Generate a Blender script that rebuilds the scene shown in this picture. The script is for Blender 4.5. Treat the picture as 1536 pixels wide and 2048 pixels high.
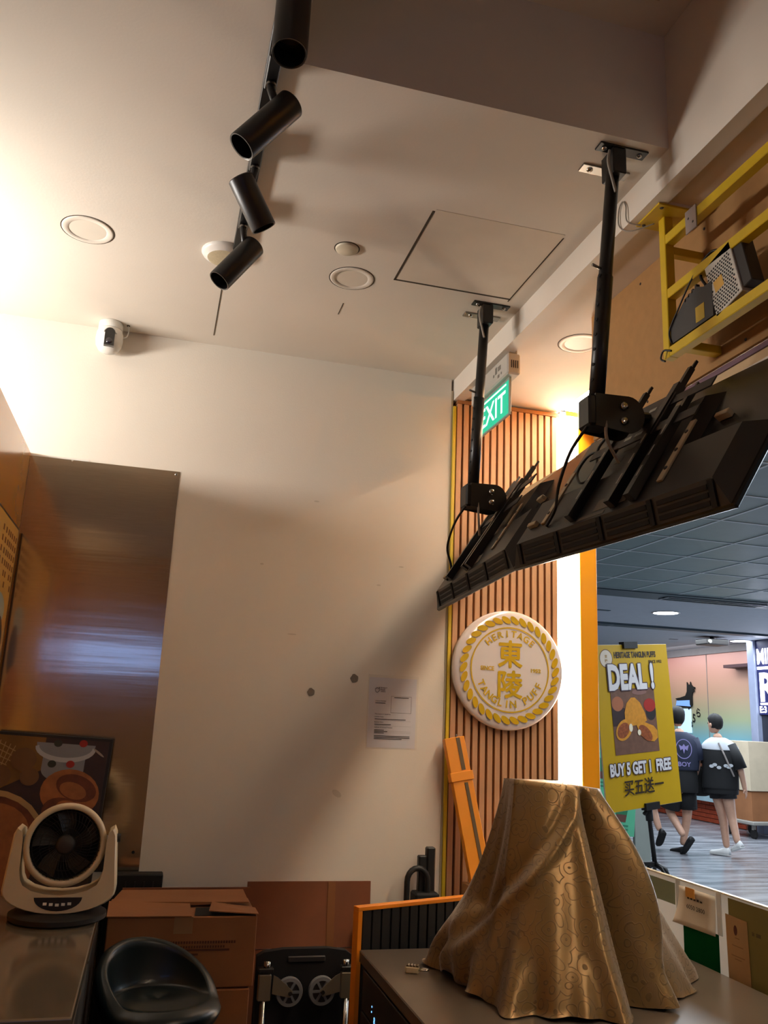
import bpy, math, random
from mathutils import Matrix, Vector
random.seed(7)
for o in list(bpy.data.objects): bpy.data.objects.remove(o, do_unlink=True)
S = bpy.context.scene
COL = S.collection
H = 1.45                                   # eye height of the camera; "rel" heights below are measured from it
pi, sin, cos, R = math.pi, math.sin, math.cos, math.radians

# ------------------------------------------------------------------ camera
FPX = 1695.8
YAW, PITCH, ROLL = R(14.477), R(13.665), R(2.506)
fw = Vector((sin(YAW)*cos(PITCH), cos(YAW)*cos(PITCH), sin(PITCH)))
rt = Vector((cos(YAW), -sin(YAW), 0)); up = rt.cross(fw)
r_ = cos(ROLL)*rt + sin(ROLL)*up; u_ = -sin(ROLL)*rt + cos(ROLL)*up
cam = bpy.data.cameras.new('camera'); camo = bpy.data.objects.new('camera', cam); COL.objects.link(camo)
camo.matrix_world = Matrix(((r_.x,u_.x,-fw.x,0),(r_.y,u_.y,-fw.y,0),(r_.z,u_.z,-fw.z,H),(0,0,0,1)))
cam.sensor_fit = 'HORIZONTAL'; cam.sensor_width = 36.0; cam.lens = FPX/1536*36.0
cam.clip_start = 0.05; cam.clip_end = 200
S.camera = camo

# ------------------------------------------------------------------ world, lights, exposure
S.view_settings.view_transform = 'Standard'; S.view_settings.look = 'None'
S.view_settings.gamma = 1.0; S.view_settings.use_curve_mapping = False
S.view_settings.exposure = 0.40
wd = bpy.data.worlds.new('world'); S.world = wd; wd.use_nodes = True
wd.node_tree.nodes['Background'].inputs[0].default_value = (1.0, 0.80, 0.60, 1)
wd.node_tree.nodes['Background'].inputs[1].default_value = 0.045

def area(name, loc, target, power, col, sx, sy=None, spread=180):
    l = bpy.data.lights.new(name, 'AREA'); l.energy = power; l.color = col
    l.shape = 'RECTANGLE' if sy else 'SQUARE'; l.size = sx
    if sy: l.size_y = sy
    l.spread = R(spread)
    o = bpy.data.objects.new(name, l); COL.objects.link(o)
    o.location = (loc[0], loc[1], loc[2]+H)
    d = Vector((target[0]-loc[0], target[1]-loc[1], target[2]-loc[2]))
    o.rotation_euler = d.to_track_quat('-Z', 'Y').to_euler()
    return o
# lamp of the preparation area behind the orange partition (left of the frame)
area('prep_area_lamp', (-1.40, 2.85, 1.07), (0.2, 3.0, 1.25), 27, (1.0, 0.94, 0.87), 0.9, 0.14)
# added warm fill light behind the camera, washing the rear wall
area('rear_warm_fill', (-0.9, -1.2, 1.50), (-0.9, -2.3, 0.2), 9, (1.0, 0.72, 0.44), 0.8, 0.3)
# mall ceiling panels: cool white, over the walkway
area('mall_lamp', (5.2, 5.5, 1.40), (5.2, 5.5, -1), 120, (0.80, 0.90, 1.0), 2.5, 4.0)
area('mall_lamp', (7.2, 10.2, 1.40), (7.2, 10.2, -1), 190, (0.80, 0.90, 1.0), 3.0, 3.5)
area('mall_side_fill', (14.5, 11.0, -0.2), (5.0, 9.5, 0.4), 190, (0.66, 0.80, 1.0), 7.0, 2.2)  # added cool fill from the right, brightens the mall ceiling and walkers
area('facade_fill', (8.7, 13.4, 1.38), (9.35, 13.4, 0.2), 15, (1.0, 0.97, 0.95), 2.6, 0.2)  # added light that brightens the shop facade
area('mall_lamp', (5.5, 1.0, 1.40), (5.5, 1.0, -1), 22, (0.72, 0.84, 1.0), 3.0, 4.0)

# ------------------------------------------------------------------ materials
def lin(c): return tuple(((v/255/12.92) if v/255 <= 0.04045 else ((v/255+0.055)/1.055)**2.4) for v in c)
MATS = {}
def mat(name, rgb, rough=0.6, metal=0.0, var=0.06, scale=8.0, bump=0.0, bscale=60.0, stretch=None,
        emit=0.0, ecol=None, coat=0.0, sheen=0.0, alpha=1.0, trans=0.0, aniso=0.0, spec=0.5):
    if name in MATS: return MATS[name]
    m = bpy.data.materials.new(name); m.use_nodes = True
    nt = m.node_tree; b = nt.nodes['Principled BSDF']
    c = lin(rgb)
    tc = nt.nodes.new('ShaderNodeTexCoord'); mp = nt.nodes.new('ShaderNodeMapping')
    nt.links.new(tc.outputs['Object'], mp.inputs[0])
    if stretch: mp.inputs['Scale'].default_value = stretch
    nz = nt.nodes.new('ShaderNodeTexNoise'); nz.inputs['Scale'].default_value = scale; nz.inputs['Detail'].default_value = 5
    nt.links.new(mp.outputs[0], nz.inputs['Vector'])
    rp = nt.nodes.new('ShaderNodeValToRGB')
    rp.color_ramp.elements[0].position = 0.3; rp.color_ramp.elements[1].position = 0.7
    rp.color_ramp.elements[0].color = tuple(max(0, v*(1-var)) for v in c)+(1,)
    rp.color_ramp.elements[1].color = tuple(min(1, v*(1+var)) for v in c)+(1,)
    nt.links.new(nz.outputs['Fac'], rp.inputs[0]); nt.links.new(rp.outputs[0], b.inputs['Base Color'])
    b.inputs['Roughness'].default_value = rough; b.inputs['Metallic'].default_value = metal
    b.inputs['Specular IOR Level'].default_value = spec
    if coat: b.inputs['Coat Weight'].default_value = coat; b.inputs['Coat Roughness'].default_value = 0.08
    if sheen: b.inputs['Sheen Weight'].default_value = sheen; b.inputs['Sheen Roughness'].default_value = 0.4
    if alpha < 1: b.inputs['Alpha'].default_value = alpha
    if trans: b.inputs['Transmission Weight'].default_value = trans
    if aniso: b.inputs['Anisotropic'].default_value = aniso
    if emit:
        b.inputs['Emission Color'].default_value = lin(ecol or rgb)+(1,); b.inputs['Emission Strength'].default_value = emit
    if bump:
        n2 = nt.nodes.new('ShaderNodeTexNoise'); n2.inputs['Scale'].default_value = bscale; n2.inputs['Detail'].default_value = 4
        nt.links.new(mp.outputs[0], n2.inputs['Vector'])
        bp = nt.nodes.new('ShaderNodeBump'); bp.inputs['Strength'].default_value = bump; bp.inputs['Distance'].default_value = 0.01
        nt.links.new(n2.outputs['Fac'], bp.inputs['Height']); nt.links.new(bp.outputs[0], b.inputs['Normal'])
    MATS[name] = m; return m

WALL = mat('wall_paint', (226,217,203), 0.75, var=0.02, scale=3, bump=0.05, bscale=160)
CEIL = mat('ceiling_paint', (226,216,202), 0.85, var=0.025, scale=2.5, bump=0.04, bscale=120)
FASC = mat('fascia_paint', (226,217,204), 0.8, var=0.02)
ORANGE = mat('orange_laminate', (232,158,28), 0.30, var=0.02, coat=0.3)
ORANGEG = mat('orange_gloss_panel', (214,140,30), 0.22, var=0.02, coat=0.5)
YELLOWT = mat('yellow_trim', (206,180,40), 0.45, var=0.03)
SLAT = mat('slat_wood', (196,150,110), 0.55, var=0.13, scale=14, stretch=(3,3,0.25), bump=0.08, bscale=40)
SLATB = mat('slat_backing', (128,80,48), 0.7, var=0.1, stretch=(3,3,0.3))
STEELS = mat('brushed_steel_sheet', (204,186,160), 0.125, 0.95, var=0.05, scale=40, stretch=(0.25,1,5), bump=0.10, bscale=1.6)
STEEL = mat('steel', (150,146,140), 0.32, 1.0, var=0.05)
STEELTOP = mat('steel_counter_top', (150,134,112), 0.14, 0.6, var=0.05, scale=20)
CHROME = mat('chrome', (190,188,182), 0.18, 1.0, var=0.03)
BLACK = mat('black_metal', (20,19,19), 0.38, var=0.1)
BLACKP = mat('black_plastic', (22,20,19), 0.5, var=0.12, scale=20)
BLACKM = mat('black_matte', (12,11,11), 0.75, var=0.1)
DGREY = mat('dark_grey_plastic', (42,38,36), 0.5, var=0.1)
VENT = mat('vent_dark', (10,9,9), 0.8, var=0.1)
WHITEP = mat('white_plastic', (228,224,216), 0.35, var=0.02)
CREAM = mat('cream_plastic', (214,202,178), 0.45, var=0.03)
GREYP = mat('grey_plastic', (150,146,138), 0.5, var=0.04)
PAPER = mat('paper', (214,210,214), 0.7, var=0.02)
INK = mat('ink', (30,26,26), 0.6, var=0.05)
MDF = mat('mdf_board', (166,124,74), 0.75, var=0.06, scale=30, bump=0.05, bscale=200)
YSTEEL = mat('yellow_painted_steel', (206,172,30), 0.4, var=0.08, scale=12, bump=0.05)
CARD = mat('cardboard', (150,98,60), 0.85, var=0.10, scale=6, bump=0.06, bscale=80)
CARDD = mat('cardboard_dark', (128,74,46), 0.85, var=0.10, scale=6)
TAPE = mat('brown_tape', (150,112,78), 0.3, var=0.05)
PLUG = mat('grey_filler', (122,112,100), 0.8, var=0.15, scale=60)
LED = mat('led_diffuser', (255,244,226), 0.5, var=0.0, emit=17.0, ecol=(255,241,219))
LED2 = mat('led_cove_strip', (255,244,226), 0.5, var=0.0, emit=36.0, ecol=(255,240,216))
CABLE = mat('cable_black', (18,14,12), 0.5)
CABLEG = mat('cable_grey', (150,142,130), 0.5)

# ------------------------------------------------------------------ mesh helpers
class MB:
    def __init__(s): s.v = []; s.f = []
    def add(s, vs, fs):
        k = len(s.v); s.v += [tuple(v) for v in vs]; s.f += [tuple(i+k for i in f) for f in fs]; return s
    def box(s, x0, x1, y0, y1, z0, z1, m=None):
        vs = [Vector((x,y,z)) for z in (z0,z1) for y in (y0,y1) for x in (x0,x1)]
        if m is not None: vs = [m @ v for v in vs]
        return s.add(vs, [(0,2,3,1),(4,5,7,6),(0,1,5,4),(2,6,7,3),(0,4,6,2),(1,3,7,5)])
    def rbox(s, x0, x1, y0, y1, z0, z1, b=0.004, m=None):
        # box with all edges chamfered
        vs = []; idx = {}
        for ix,(x,sx) in enumerate(((x0,1),(x1,-1))):
            for iy,(y,sy) in enumerate(((y0,1),(y1,-1))):
                for iz,(z,sz) in enumerate(((z0,1),(z1,-1))):
                    for a in range(3):
                        p = [x+sx*b, y+sy*b, z+sz*b]; p[a] -= (sx,sy,sz)[a]*b
                        idx[(ix,iy,iz,a)] = len(vs); vs.append(Vector(p))
        fs = []
        g = lambda ix,iy,iz,a: idx[(ix,iy,iz,a)]
        for i in (0,1):
            q = [g(i,0,0,0),g(i,1,0,0),g(i,1,1,0),g(i,0,1,0)]; fs.append(q if i else q[::-1])
            q = [g(0,i,0,1),g(0,i,1,1),g(1,i,1,1),g(1,i,0,1)]; fs.append(q if i else q[::-1])
            q = [g(0,0,i,2),g(1,0,i,2),g(1,1,i,2),g(0,1,i,2)]; fs.append(q if i else q[::-1])
        for j in (0,1):
            for k in (0,1):
                fs.append([g(0,j,k,1),g(1,j,k,1),g(1,j,k,2),g(0,j,k,2)])
                fs.append([g(j,0,k,0),g(j,1,k,0),g(j,1,k,2),g(j,0,k,2)])
                fs.append([g(j,k,0,0),g(j,k,1,0),g(j,k,1,1),g(j,k,0,1)])
        for i in (0,1):
            for j in (0,1):
                for k in (0,1): fs.append([g(i,j,k,0),g(i,j,k,1),g(i,j,k,2)])
        if m is not None: vs = [m @ v for v in vs]
        return s.add(vs, fs)
    def cyl(s, p0, p1, r0, r1=None, n=20, caps=True):
        if r1 is None: r1 = r0
        p0 = Vector(p0); p1 = Vector(p1); d = (p1-p0).normalized()
        a = d.orthogonal().normalized(); b = d.cross(a)
        vs = []
        for p,r in ((p0,r0),(p1,r1)):
            for i in range(n):
                t = 2*pi*i/n; vs.append(p + (a*cos(t)+b*sin(t))*r)
        fs = [(i,(i+1)%n,n+(i+1)%n,n+i) for i in range(n)]
        if caps: fs += [tuple(range(n))[::-1], tuple(range(n,2*n))]
        return s.add(vs, fs)
    def lathe(s, c, axis, prof, n=32, close=False):
        # prof: (radius, distance along axis)
        c = Vector(c); d = Vector(axis).normalized(); a = d.orthogonal().normalized(); b = d.cross(a)
        vs = [c + d*h + (a*cos(2*pi*i/n)+b*sin(2*pi*i/n))*max(r,1e-5) for r,h in prof for i in range(n)]
        k = len(prof); fs = []
        for j in range(k-1 if not close else k):
            j2 = (j+1) % k
            for i in range(n): fs.append((j*n+i, j*n+(i+1)%n, j2*n+(i+1)%n, j2*n+i))
        return s.add(vs, fs)
    def tube(s, pts, r, n=8, caps=True):
        pts = [Vector(p) for p in pts]; m = len(pts)
        rr = r if isinstance(r, (list,tuple)) else [r]*m
        t0 = (pts[1]-pts[0]).normalized(); a = t0.orthogonal().normalized(); vs = []
        for i,p in enumerate(pts):
            t = (pts[min(i+1,m-1)]-pts[max(i-1,0)]).normalized()
            a = (a - t*a.dot(t)).normalized(); b = t.cross(a)
            for k in range(n): vs.append(p + (a*cos(2*pi*k/n)+b*sin(2*pi*k/n))*rr[i])
        fs = [(i*n+k, i*n+(k+1)%n, (i+1)*n+(k+1)%n, (i+1)*n+k) for i in range(m-1) for k in range(n)]
        if caps: fs += [tuple(range(n))[::-1], tuple(range((m-1)*n, m*n))]
        return s.add(vs, fs)
    def loft(s, rings, caps=True):
        # rings: list of equally long point lists
        n = len(rings[0]); vs = [p for r in rings for p in r]; m = len(rings)
        fs = [(i*n+k, i*n+(k+1)%n, (i+1)*n+(k+1)%n, (i+1)*n+k) for i in range(m-1) for k in range(n)]
        if caps: fs += [tuple(range(n))[::-1], tuple(range((m-1)*n, m*n))]
        return s.add(vs, fs)
    def poly(s, pts): return s.add(pts, [tuple(range(len(pts)))])
    def prism(s, pts, d):
        d = Vector(d); n = len(pts); pts = [Vector(p) for p in pts]
        return s.add(pts+[p+d for p in pts], [tuple(range(n))[::-1], tuple(range(n,2*n))]+[(i,(i+1)%n,n+(i+1)%n,n+i) for i in range(n)])
    def build(s, name, material, parent=None, local=False, smooth=False, origin=None, fix=True):
        off = Vector((0,0,0)) if local else Vector((0,0,H))
        vs = [Vector(v)+off for v in s.v]
        loc = Vector((0,0,0))
        if not local:
            if parent is not None:
                p = parent
                while p is not None: loc += p.location; p = p.parent
                base = Vector((0,0,0))
            else:
                xs = [v.x for v in vs]; ys = [v.y for v in vs]; zs = [v.z for v in vs]
                loc = Vector(((min(xs)+max(xs))/2, (min(ys)+max(ys))/2, min(zs))) if origin is None else Vector(origin)+off
        me = bpy.data.meshes.new(name); me.from_pydata([v-loc for v in vs], [], s.f); 
        if fix:
            import bmesh
            bm = bmesh.new(); bm.from_mesh(me); bmesh.ops.recalc_face_normals(bm, faces=bm.faces); bm.to_mesh(me); bm.free()
        if smooth:
            me.polygons.foreach_set('use_smooth', [True]*len(me.polygons))
        me.materials.append(material)
        o = bpy.data.objects.new(name, me); COL.objects.link(o)
        if parent is not None: o.parent = parent
        elif not local: o.location = loc
        return o
def autosmooth(o, ang=35):
    me = o.data; me.polygons.foreach_set('use_smooth', [True]*len(me.polygons))
    try: me.set_sharp_from_angle(angle=R(ang))
    except Exception: pass
    return o
def tag(o, label=None, cat=None, group=None, kind=None):
    if label: o['label'] = label
    if cat: o['category'] = cat
    if group: o['group'] = group
    if kind: o['kind'] = kind
    return o
def struct(o, label=None): return tag(o, label=label, kind='structure')
def root(name, loc, label, cat, group=None, mtx=None):
    o = bpy.data.objects.new(name, None); COL.objects.link(o); o.empty_display_size = 0.05
    if mtx is not None: o.matrix_world = mtx
    else: o.location = (loc[0], loc[1], loc[2]+H)
    return tag(o, label, cat, group)
def link_copy(src, parent, name=None, loc=None):
    c = src.copy(); COL.objects.link(c); c.parent = parent
    if loc is not None: c.location = loc
    return c
def frame(origin, x, y, z):
    # matrix whose columns are the axes
    return Matrix(((x[0],y[0],z[0],origin[0]),(x[1],y[1],z[1],origin[1]),(x[2],y[2],z[2],origin[2]+H),(0,0,0,1)))

_tc = {}
def glyphs(txt, bold=0.0, space=1.0):
    key = (txt, bold, space)
    if key in _tc: return _tc[key]
    cu = bpy.data.curves.new('t', 'FONT'); cu.body = txt; cu.size = 1.0; cu.resolution_u = 3; cu.offset = bold; cu.space_character = space
    ob = bpy.data.objects.new('t', cu); COL.objects.link(ob)
    dg = bpy.context.evaluated_depsgraph_get(); dg.update()
    me = bpy.data.meshes.new_from_object(ob.evaluated_get(dg))
    vs = [tuple(v.co) for v in me.vertices]; fs = [tuple(p.vertices) for p in me.polygons]
    bpy.data.objects.remove(ob); bpy.data.curves.remove(cu); bpy.data.meshes.remove(me)
    _tc[key] = (vs, fs); return vs, fs
def text(mb, txt, o, ex, ey, w=None, h=None, bold=0.0, align='L', space=1.0):
    """lay text flat in the plane spanned by ex, ey with its lower left corner at o, scaled to w x h"""
    vs, fs = glyphs(txt, bold, space)
    if not vs: return
    x0 = min(v[0] for v in vs); x1 = max(v[0] for v in vs); y0 = min(v[1] for v in vs); y1 = max(v[1] for v in vs)
    sy = (h/(y1-y0)) if h else None; sx = (w/(x1-x0)) if w else sy
    if sy is None: sy = sx
    o = Vector(o); ex = Vector(ex); ey = Vector(ey)
    W = (x1-x0)*sx; dx = {'L':0,'C':-W/2,'R':-W}[align]
    mb.add([o + ex*((v[0]-x0)*sx+dx) + ey*((v[1]-y0)*sy) for v in vs], fs)
def ell(c, ex, ey, rx, ry, n=24, a0=0, a1=2*pi, rot=0):
    c = Vector(c); ex = Vector(ex); ey = Vector(ey); out = []
    for i in range(n):
        t = a0+(a1-a0)*i/(n if abs(a1-a0-2*pi) < 1e-6 else n-1)
        x = rx*cos(t); y = ry*sin(t); out.append(c + ex*(x*cos(rot)-y*sin(rot)) + ey*(x*sin(rot)+y*cos(rot)))
    return out
def spline(pts, k=8):
    P = [Vector(p) for p in pts]; out = []
    for i in range(len(P)-1):
        p0 = P[max(i-1,0)]; p1 = P[i]; p2 = P[i+1]; p3 = P[min(i+2,len(P)-1)]
        for j in range(k):
            t = j/k
            out.append(0.5*((2*p1)+(p2-p0)*t+(2*p0-5*p1+4*p2-p3)*t*t+(3*p1-p0-3*p2+p3)*t**3))
    out.append(P[-1]); return out

# ================================================================== THE SETTING: kiosk
ZC, ZS, FL = 1.589, 1.496, -H            # ceiling, lower front soffit, floor (rel)
YB = 3.6                                  # back wall
b = MB()
b.box(-3.0, 0.195, -2.3, YB+0.1, ZC, ZC+0.45)
b.box(0.195, 1.248, 1.813, YB+0.1, ZC, ZC+0.45)
b.box(0.195, 1.248, -2.3, 1.813, 1.963, ZC+0.45)
ceiling = struct(b.build('ceiling', CEIL))
# dark seam of the access panel, and hairline cracks in the ceiling board
SEAM = mat('seam_shadow_gap', (70,56,40), 0.9, var=0.2, scale=30)
b = MB(); e = ZC-0.0012
b.box(0.714,0.722,2.31,2.775,e,ZC); b.box(0.714,1.182,2.768,2.776,e,ZC); b.box(1.177,1.181,2.32,2.79,e,ZC)
b.build('panel_seam', SEAM, ceiling)
b = MB(); b.box(0.102,0.106,3.04,3.50,e,ZC); b.build('crack', SEAM, ceiling)
b = MB(); b.box(0.575,0.578,3.02,3.12,e,ZC); b.build('crack', SEAM, ceiling)
b = MB(); b.box(0.724,1.175,2.30,2.766,ZC-0.0009,ZC); b.build('access_panel', mat('access_panel_paint',(219,207,190),0.85,var=0.05,scale=5), ceiling)
# recess: access hatch frame and a dark opening high up
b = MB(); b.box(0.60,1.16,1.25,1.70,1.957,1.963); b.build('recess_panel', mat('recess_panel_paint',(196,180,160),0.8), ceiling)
b = MB(); b.box(0.88,0.98,1.52,1.62,1.935,1.957); b.build('recess_fitting', BLACKM, ceiling)

fascia = struct(MB().box(1.248,1.30,-2.3,YB+0.1,1.484,ZC+0.45).build('wall_fascia', FASC))
soffit = struct(MB().box(1.30,1.79,-2.3,YB+0.1,ZS,ZS+0.16).build('ceiling_front', FASC))
wb = struct(MB().box(-3.0,1.236,YB,YB+0.1,FL,ZC).build('wall_back', WALL))
for x,z,s in ((0.831,0.160,1),(0.647,0.094,0.9)):
    b = MB(); pts = [Vector((x+0.017*s*cos(t*pi/6)*(1+0.12*sin(t*2.3)), YB-0.0008, z+0.019*s*sin(t*pi/6)*(1+0.1*cos(t*1.7)))) for t in range(12)]
    b.prism(pts,(0,0.0008,0)); b.build('filler_patch', PLUG, wb)
for x,z,r,l in ((1.02,0.66,0.012,0.003),(0.92,0.57,0.01,0.003),(0.55,0.33,0.02,0.003),(0.78,-0.31,0.02,0.014),(0.40,0.62,0.008,0.004),(0.62,0.92,0.012,0.004)):
    b = MB(); b.prism([Vector((x+r*cos(t*pi/5), YB-0.0006, z+l*sin(t*pi/5)-0.4*r*cos(t*pi/5)*(l>0.01))) for t in range(10)],(0,0.0006,0))
    b.build('scuff', mat('scuff',(206,196,181),0.8), wb)
floor = struct(MB().box(-3.0,1.97,-2.3,YB+0.1,FL-0.1,FL).build('floor', mat('kiosk_floor',(70,60,52),0.5,var=0.15)))
# wall behind the camera, with an added glowing blue strip for the steel sheet to mirror
struct(MB().box(-3.0,1.3,-2.4,-2.3,FL,0.45).box(-3.0,1.3,-2.4,-2.3,0.64,ZC+0.45).box(-3.0,-1.7,-2.4,-2.3,0.45,0.64).box(0.15,1.3,-2.4,-2.3,0.45,0.64).build('wall_rear', mat('rear_wall',(112,84,58),0.8)))
struct(MB().box(-1.7,0.15,-2.39,-2.36,0.45,0.64).build('rear_glow_strip', mat('blue_glow_strip',(150,180,240),0.3,emit=2.6,ecol=(110,150,235))))
struct(MB().box(-3.1,-3.0,-2.4,YB+0.1,FL,ZC+0.45).build('wall_far_left', WALL))

# slatted wall
sl = struct(MB().box(1.262,1.79,YB+0.022,YB+0.1,FL,ZS+0.1).build('wall_slatted', SLATB))
np_ = 15; pitch = (1.788-1.264)/np_
first = None
for i in range(np_):
    x = 1.264+i*pitch
    if first is None:
        first = MB().rbox(x,x+pitch*0.70,YB-0.012,YB+0.022,FL,1.468,0.0015).build('slat', SLAT, sl)
    else:
        c = link_copy(first, sl); c.location = first.location+Vector((i*pitch,0,0))
struct(MB().rbox(1.2445,1.2585,YB-0.014,YB+0.1,FL,1.452,0.001).build('trim_1', YELLOWT))
struct(MB().box(1.236,1.2445,YB-0.004,YB+0.1,FL,1.53).build('trim_2', mat('corner_bead',(168,156,132),0.6)))
struct(MB().rbox(1.262,1.792,YB-0.016,YB+0.02,1.468,1.487,0.001).build('trim_3', mat('slat_head_trim',(150,104,66),0.6)))
# lit cove: vertical leg between slats and post, horizontal leg under the front edge of the soffit
struct(MB().box(1.79,1.885,YB+0.004,YB+0.05,FL,1.49).build('trim_4', LED))
struct(MB().box(1.795,1.884,-2.0,YB+0.004,1.515,1.535).build('trim_5', LED2))
struct(MB().box(1.79,1.97,-2.3,YB+0.05,1.60,1.75).build('ceiling_cove', FASC))
struct(MB().rbox(1.885,1.972,YB-0.03,YB+0.1,FL,1.60,0.002).build('trim_6', ORANGE))
struct(MB().rbox(1.885,1.972,-2.3,YB-0.03,1.415,1.60,0.002).build('trim_7', ORANGE))

# orange partition on the left
pt = struct(MB().rbox(-0.62,-0.578,0.6,YB,FL,0.998,0.002).build('wall_left', ORANGEG))

# ================================================================== THE SETTING: mall
MC = 1.45
MFLOOR = bpy.data.materials.new('mall_floor'); MFLOOR.use_nodes = True
nt = MFLOOR.node_tree; bs = nt.nodes['Principled BSDF']
tc = nt.nodes.new('ShaderNodeTexCoord'); mp = nt.nodes.new('ShaderNodeMapping'); mp.inputs['Rotation'].default_value = (0,0,R(38)); mp.inputs['Scale'].default_value = (0.9,6,1)
nz = nt.nodes.new('ShaderNodeTexNoise'); nz.inputs['Scale'].default_value = 1.6; nz.inputs['Detail'].default_value = 6
cr = nt.nodes.new('ShaderNodeValToRGB'); cr.color_ramp.elements[0].position = 0.36; cr.color_ramp.elements[1].position = 0.64
cr.color_ramp.elements[0].color = lin((100,100,106))+(1,); cr.color_ramp.elements[1].color = lin((158,160,166))+(1,)
nt.links.new(tc.outputs['Object'], mp.inputs[0]); nt.links.new(mp.outputs[0], nz.inputs['Vector']); nt.links.new(nz.outputs['Fac'], cr.inputs[0]); nt.links.new(cr.outputs[0], bs.inputs['Base Color'])
bs.inputs['Roughness'].default_value = 0.22
struct(MB().box(1.97,16,-3,26,FL-0.1,FL).build('mall_floor', MFLOOR))
MWHITE = mat('mall_ceiling_paint',(168,176,186),0.7,var=0.03)
MGRID = mat('mall_ceiling_grid',(196,206,212),0.5)
MTILE = mat('mall_ceiling_tile',(112,132,134),0.42,0.0,var=0.04)
MTRIM = mat('mall_trim',(70,84,92),0.45)
mc = struct(MB().box(1.97,16,-3,8.03,MC+0.002,MC+0.1).build('mall_ceiling', MTILE))
for i in range(12): MB().box(2.02+0.565*i-0.010,2.02+0.565*i+0.010,0.7,8.03,MC-0.008,MC+0.002).build('grid_bar', MGRID, mc)
for j in range(13): MB().box(1.97,9.0,0.71+0.61*j-0.010,0.71+0.61*j+0.010,MC-0.0075,MC+0.002).build('grid_bar', MGRID, mc)
t0 = None
for i in range(10):
    for j in range(11):
        x = 2.02+0.565*i; y = 1.32+0.61*j
        if x/y < 0.45 or x/y > 1.6: continue
        if t0 is None: t0 = MB().box(x+0.011,x+0.554,y+0.011,y+0.599,MC-0.003,MC+0.002).build('ceiling_tile', MTILE, mc); tx,ty = x,y
        else:
            c = link_copy(t0, mc); c.location = t0.location+Vector((x-tx,y-ty,0))
struct(MB().box(1.97,16,8.03,8.42,MC-0.02,MC+0.1).build('trim_8', MTRIM))
struct(MB().box(1.97,16,8.42,10.75,MC,MC+0.1).build('mall_ceiling_middle', MWHITE))
struct(MB().box(1.97,16,10.75,10.95,MC-0.03,MC+0.1).build('trim_9', MTRIM))
struct(MB().box(1.97,16,10.95,26,MC,MC+0.1).build('mall_ceiling_rear', MWHITE))
struct(MB().box(1.97,16,25.9,26,FL,MC).build('mall_wall_far', mat('mall_far_wall',(120,112,110),0.7)))
struct(MB().box(15.9,16,-3,26,FL,MC).build('mall_wall_right', mat('mall_far_wall',(120,112,110),0.7)))
struct(MB().box(1.85,1.97,YB+0.1,26,FL,MC+0.1).build('mall_wall_left', mat('mall_far_wall',(120,112,110),0.7)))
# linear air diffusers in the first trim
for k,(x0,x1,y,lb) in enumerate(((5.35,6.62,8.22,'long slot air diffuser in the nearer dark mall ceiling band'),(3.9,6.2,10.85,'slot air diffuser in the farther dark mall ceiling band'))):
    g = root('air_diffuser',((x0+x1)/2,y,MC-0.05),lb,'air vent')
    MB().box(x0,x1,y-0.10,y-0.085,MC-0.034,MC-0.02-0.01*k).box(x0,x1,y+0.085,y+0.10,MC-0.034,MC-0.02-0.01*k).box(x0,x0+0.02,y-0.085,y+0.085,MC-0.034,MC-0.02-0.01*k).box(x1-0.02,x1,y-0.085,y+0.085,MC-0.034,MC-0.02-0.01*k).build('frame', mat('diffuser_frame',(150,158,166),0.4,0.6), g)
    MB().box(x0,x1,y-0.02,y+0.02,MC-0.032,MC-0.02-0.01*k).build('slot', MTRIM, g)
# mall downlights
MLAMP = mat('mall_downlight_lens',(255,255,255),0.4,var=0,emit=14.0,ecol=(226,236,255))
for x,y,lb in ((6.17,9.44,'round lit downlight in the mall ceiling above the yellow easel poster'),(9.02,11.75,'small lit downlight beside the dark ceiling projector')):
    g = root('mall_downlight',(x,y,MC-0.012),lb,'downlight')
    MB().lathe((x,y,MC-0.012),(0,0,1),[(0.17,0.012),(0.175,0.004),(0.165,0),(0.15,0.004)],32).build('trim_ring', WHITEP, g, smooth=True)
    MB().cyl((x,y,MC-0.009),(x,y,MC-0.004),0.15,n=32).build('lens', MLAMP, g)
g = root('ceiling_projector',(8.35,11.55,MC-0.13),'dark boxy projector hung from the mall ceiling near a lit downlight','projector')
MB().rbox(8.15,8.55,11.40,11.70,MC-0.13,MC-0.04,0.015).build('body', DGREY, g)
MB().cyl((8.35,11.55,MC-0.04),(8.35,11.55,MC),0.03).build('mount', DGREY, g)
MB().cyl((8.2,11.41,MC-0.085),(8.2,11.38,MC-0.085),0.03).build('lens', GREYP, g)
for x,y,w,d,nm in ((5.35,9.65,0.30,0.07,'grille'),(4.95,9.15,0.15,0.03,'slot'),(8.1,12.2,0.14,0.05,'slot')):
    o = MB().box(x-w/2,x+w/2,y-d/2,y+d/2,MC-0.006,MC).build('ceiling_'+nm, MTRIM); tag(o, {0.30:'small dark grille in the mall ceiling left of the downlight',0.15:'tiny dark slot in the mall ceiling left of the grille',0.14:'tiny dark slot in the mall ceiling left of the projector'}[w],'air vent')

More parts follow.
